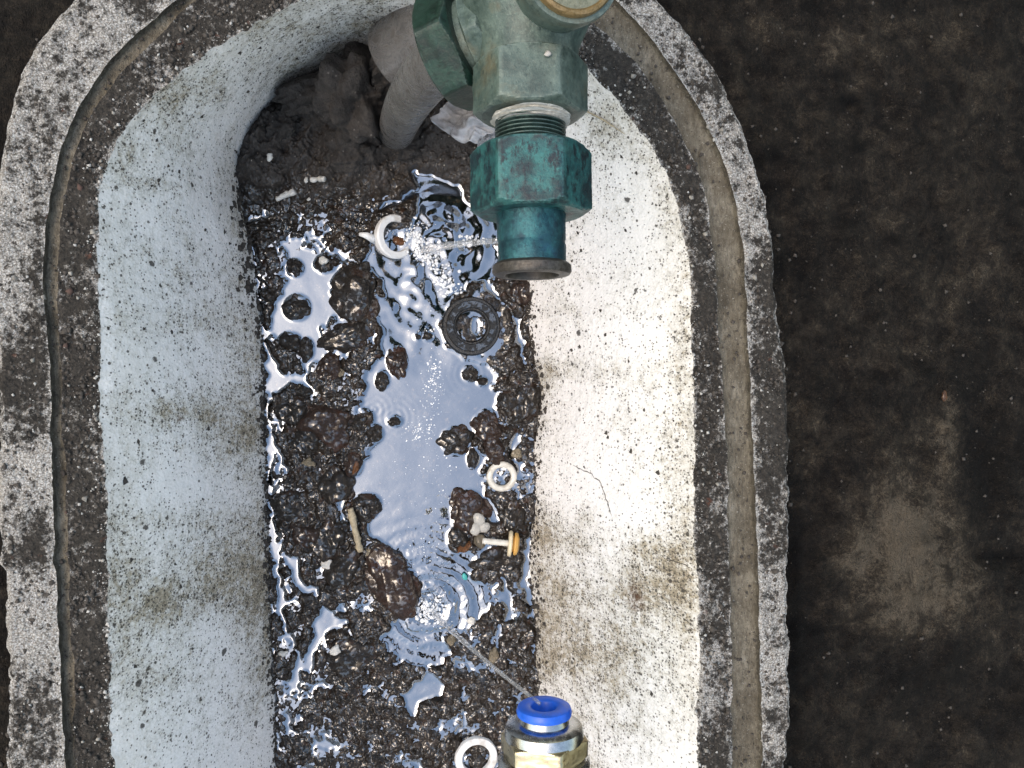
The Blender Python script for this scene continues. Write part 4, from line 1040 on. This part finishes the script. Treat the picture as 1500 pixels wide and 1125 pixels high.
lathe('supply_pipe', [(fy(1140), r2(46)), (fy(1560), r2(46))], M['bronze'], fit, 48, 0.005, 36, 35)

# ------------------------------------------------------------------ small plastic and rubber pieces
def ring_profile(name, prof, mat, seg=72, parent=None, jit=0.0, seed=0):
    """closed ring turned about Z: prof is a closed list of (radius, z)"""
    n = len(prof)
    th = np.arange(seg) * 2 * np.pi / seg
    jf = fbm(128, 20, 40 + seed, 4)
    V = np.stack([np.stack([r * np.cos(th), r * np.sin(th), z + jit * jf[(i * 9) % 128, np.arange(seg) * 128 // seg]], -1) for i, (r, z) in enumerate(prof + prof[:1])])
    V = V[:-1]
    q = []
    for i in range(n):
        for k in range(seg):
            q.append((i * seg + k, i * seg + (k + 1) % seg, ((i + 1) % n) * seg + (k + 1) % seg, ((i + 1) % n) * seg + k))
    me = mesh_np(name, V, q)
    bm = bmesh.new(); bm.from_mesh(me); bmesh.ops.recalc_face_normals(bm, faces=bm.faces); bm.to_mesh(me); bm.free()
    return link(name, me, mat, parent, True, 40)
m = mpp(692, 478, FLOOR)
rw = empty('rubber_washer', PV(690, 478, FLOOR + 0.0012))
tag(rw, 'thick black rubber washer lying wet in the mud below the valve', 'washer')
ring_profile('washer_body', [(43 * m, -0.004), (43 * m, 0.0012), (41 * m, 0.0024), (24 * m, 0.0026), (22 * m, 0.0016), (21 * m, -0.004)], M['rubber'], 80, rw, 0.00012, 1)
fr = ring_profile('washer_face', [(37 * m, 0.002), (37 * m, 0.0040), (36 * m, 0.0046), (27 * m, 0.0046), (26 * m, 0.0040), (26 * m, 0.002)], M['wetrubber'], 160, rw, 0.00008, 2)
rw.rotation_euler = (0.03, 0.04, 0.3)
m = mpp(735, 698, FLOOR)
R0, t0 = 17.5 * m, 4.6 * m
orr = ring_profile('sealing_ring', [(R0 + t0 * math.cos(a), t0 * 0.9 * math.sin(a)) for a in np.linspace(0, 2 * math.pi, 12, endpoint=False)], M['oring'], 64)
orr.location = PV(735, 698, FLOOR + 0.0026); orr.rotation_euler = (0.05, -0.05, 0)
tag(orr, 'small bone white ring lying flat by the right shore', 'ring')
wr = empty('nylon_washer', PV(578, 347, FLOOR + 0.0018))
tag(wr, 'white nylon washer standing tilted in the churning water', 'washer')
m = mpp(577, 349, FLOOR)
ring_profile('washer_ring', [(28 * m, -0.0016), (28.5 * m, 0.0016), (27 * m, 0.0024), (20 * m, 0.0024), (19 * m, 0.0016), (19 * m, -0.0016)], M['gum'], 72, wr)
ring_profile('washer_hub', [(27 * m, -0.001), (22 * m, -0.007), (17 * m, -0.007), (19.5 * m, -0.001)], M['gum'], 72, wr)
wr.rotation_euler = (0.30, 0.50, 0.5); wr.scale = (1.14, 1.14, 1.14)
tl = tube('tab', [(-26 * m, 6 * m, -0.003), (-34 * m, 14 * m, -0.004), (-40 * m, 18 * m, -0.006)], [0.0026, 0.0018, 0.001], M['gum'], wr, 12)
m = mpp(697, 1105, FLOOR)
br2 = ring_profile('plastic_ring', [(31 * m, 0), (31 * m, 0.0024), (30 * m, 0.0032), (21 * m, 0.0032), (20 * m, 0.0024), (20 * m, 0)], M['gum'], 72)
br2.location = PV(697, 1108, FLOOR + 0.0022); br2.rotation_euler = (0.06, 0.05, 0)
tag(br2, 'white plastic ring on the mud at the bottom edge', 'ring')
# plug with its stem
pz = FLOOR + 0.0095
pl = empty('plastic_plug', PV(747, 796, pz))
tag(pl, 'cream and amber plastic plug with a thin pale stem', 'plug')
m = mpp(747, 796, pz)
def along(o): orient(o, Vector((0, 0, 0)), (1, -0.10, 0.12))
s = lathe('stem', [(-40 * m, 4.2 * m), (-39 * m, 4.8 * m)] + [(-38 * m + i * 2.2 * m, (4.7 if i % 2 else 4.1) * m) for i in range(17)] + [(0, 4.8 * m)], M['oring'], pl, 20, 0, 41); along(s)
s = lathe('cream_disc', [(-2.5 * m, 5 * m), (-2.5 * m, 17 * m), (-1 * m, 18.5 * m), (1.5 * m, 18.5 * m), (3 * m, 17 * m)], M['cream'], pl, 40, 0, 42); along(s)
s = lathe('amber_disc', [(3 * m, 12 * m), (5.5 * m, 11 * m), (6 * m, 15.5 * m), (8 * m, 16.5 * m), (11 * m, 15 * m), (13.5 * m, 8 * m)], M['amber'], pl, 40, 0, 43); along(s)
# white lump made of three lobes
wl_ = empty('white_lump', PV(701, 770, FLOOR + 0.004)); tag(wl_, 'lumpy white blob on the mud left of the plug stem', 'lump')
m = mpp(701, 770, FLOOR)
for i, (dx, dy, r) in enumerate([(0, 8, 8.5), (-5, -5, 9), (7, -3, 8.5)]):
    o = link('lobe', noise_ball(3, 400 + i, 0.12), M['pale'], wl_); o.location = (dx * m, dy * m, 0); o.scale = (r * m, r * 1.05 * m, r * m * 0.6)
nb = link('metal_bead', noise_ball(3, 420, 0.10), M['tan']); nb.location = PV(703, 793, FLOOR + 0.006); nb.scale = (8 * m, 11 * m, 0.003)
tag(nb, 'dull oval bead at the end of the plug stem', 'bead')
aq = link('turquoise_chip', noise_ball(2, 430, 0.15), M['aqua']); aq.location = PV(681, 845, FLOOR + 0.001); aq.scale = (4 * m, 6 * m, 0.001); aq.rotation_euler = (0, 0, 0.4)
tag(aq, 'tiny turquoise plastic chip above the splash', 'chip')
def stick(name, uvz, rad, mat, lab, seg=10):
    q = []
    for i in range(len(uvz) - 1):
        for t in np.linspace(0, 1, 5, endpoint=False):
            a, b = uvz[i], uvz[i + 1]
            q.append([a[k] + (b[k] - a[k]) * t for k in range(3)])
    q.append(uvz[-1])
    p_ = [PV(a + random.uniform(-.6, .6), b + random.uniform(-.6, .6), c) for a, b, c in q]
    o = tube(name, p_, [rad * random.uniform(0.8, 1.2) for _ in p_], mat, None, seg)
    return tag(o, lab, 'twig')
stick('twig', [(513, 745, FLOOR + .0075), (518, 768, FLOOR + .007), (524, 790, FLOOR + .006), (528, 808, FLOOR + .005)], 0.0021, M['twig'], 'bleached knobbly twig between stones at the left shore')
def topz(a, b): return FLOOR + 0.001 * float(TOT[int(b - V0), int(a - U0)])
for (a0, b0), (a1, b1), lab, r_ in (((405, 292), (432, 280), 'longer white rod on the soil bank', .0018), ((455, 264), (474, 262), 'shorter white rod on the soil bank', .0016)):
    stick('white_rod', [(a0, b0, topz(a0, b0) + .0012), ((a0 + a1) / 2, (b0 + b1) / 2 - 1, topz(a0, b0) + .002), (a1, b1, topz(a1, b1) + .0012)], r_, M['pale'], lab)['category'] = 'rod'
oc = link('orange_chip', noise_ball(2, 440, 0.25), M['orange']); oc.location = PV(1383, 580, GZ + 0.004); oc.scale = (0.0018, 0.0026, 0.0012)
tag(oc, 'small orange chip on the dark ground at right', 'chip')

# ------------------------------------------------------------------ jets, splash and froth
def jet(path, r0, r1, lab, seed):
    rng = np.random.default_rng(seed)
    n = len(path)
    rad = [(r0 + (r1 - r0) * (i / (n - 1)) ** 1.6) * (1 + (0.05 + 0.35 * (i / (n - 1)) ** 2) * math.sin(i * 0.9 + rng.random() * 2)) for i in range(n)]
    return tag(tube('water_jet', path, rad, M['clear'], None, 14), lab, 'water jet')
a = PV(790, 1030, VZ); c = PV(634, 897, FLOOR + 0.001)
jet(bez(a, a * 0.5 + c * 0.5 + Vector((0, 0, 0.012)), c, 60), 0.0007, 0.0018, 'thin clear water jet spraying from the blue collared fitting', 1)
a = PV(742, 352, VZ - 0.012); c = PV(622, 366, FLOOR + 0.001)
jet(bez(a, a * 0.5 + c * 0.5 + Vector((0, 0, 0.010)), c, 50), 0.0012, 0.0028, 'clear water jet falling from behind the valve tail piece', 2)
def bubbles(name, spots, label, seed, zoff=0.0006, mat='froth'):
    rng = np.random.default_rng(seed)
    bm = bmesh.new(); bmesh.ops.create_icosphere(bm, subdivisions=2, radius=1.0)
    bv = np.array([v_.co[:] for v_ in bm.verts]); bm.verts.index_update()
    bf = np.array([[v_.index for v_ in f.verts] for f in bm.faces]); bm.free()
    VV, FF, k = [], [], 0
    for cu, cv, su, sv, n, s0, s1, ht, ang in spots:
        ca, sa = math.cos(math.radians(ang)), math.sin(math.radians(ang))
        for _ in range(n):
            x_, y_ = rng.standard_normal(2) * (su, sv)
            uu, v2 = cu + x_ * ca - y_ * sa, cv + x_ * sa + y_ * ca
            zz = FLOOR + zoff + ht * rng.random() ** 2 * math.exp(-(x_ / su) ** 2 - (y_ / sv) ** 2)
            s_ = s0 + (s1 - s0) * rng.random() ** 3
            VV.append(bv * (s_ * (0.7 + .6 * rng.random()), s_ * (0.7 + .6 * rng.random()), s_ * 0.6) + P(uu, v2, zz)); FF.append(bf + k); k += len(bv)
    o = link(name, mesh_np(name, np.concatenate(VV), np.concatenate(FF)), M[mat])
    return tag(o, label, None, None, 'stuff')
bubbles('splash_froth', [(630, 893, 11, 10, 190, .0003, .0015, .006, 0), (625, 905, 14, 6, 50, .0003, .001, .003, 20)], 'white burst of froth where the lower jet hits the water', 3)
bubbles('churned_froth', [(628, 378, 7, 34, 260, .0003, .0013, .004, -38), (612, 352, 10, 14, 80, .0003, .0012, .003, 0), (655, 415, 8, 12, 60, .0003, .0012, .002, -30), (690, 352, 16, 4, 40, .0003, .0011, .003, 5), (602, 335, 8, 8, 30, .0003, .001, .002, 0)], 'white streak of froth under the upper jet', 4)
bubbles('floating_foam', [(636, 556, 8, 20, 170, .00015, .0007, 0, 5), (612, 632, 12, 10, 90, .00015, .0007, 0, 0), (630, 610, 8, 16, 40, .00015, .0006, 0, 0), (640, 480, 16, 14, 50, .00015, .0007, 0, 0), (640, 680, 14, 10, 40, .0001, .0005, 0, 0), (600, 700, 40, 60, 120, .0001, .00035, 0, 0), (640, 765, 14, 20, 50, .0001, .0005, 0, 0), (668, 725, 10, 6, 40, .0001, .0005, 0, 0), (620, 800, 16, 8, 60, .0001, .0005, 0, 0)], 'tiny white specks of foam floating on the pool', 5, 0.0002)

# fine clear droplets thrown up round both impacts
bubbles('spray_drop', [(632, 892, 26, 24, 70, .0002, .0009, .016, 0), (660, 925, 16, 10, 26, .0002, .0007, .02, 40), (622, 366, 30, 26, 70, .0002, .0010, .016, 0), (690, 356, 26, 8, 26, .0002, .0008, .02, 0)], 'clear droplets of spray around the two jets', 8, 0.001, 'clear')
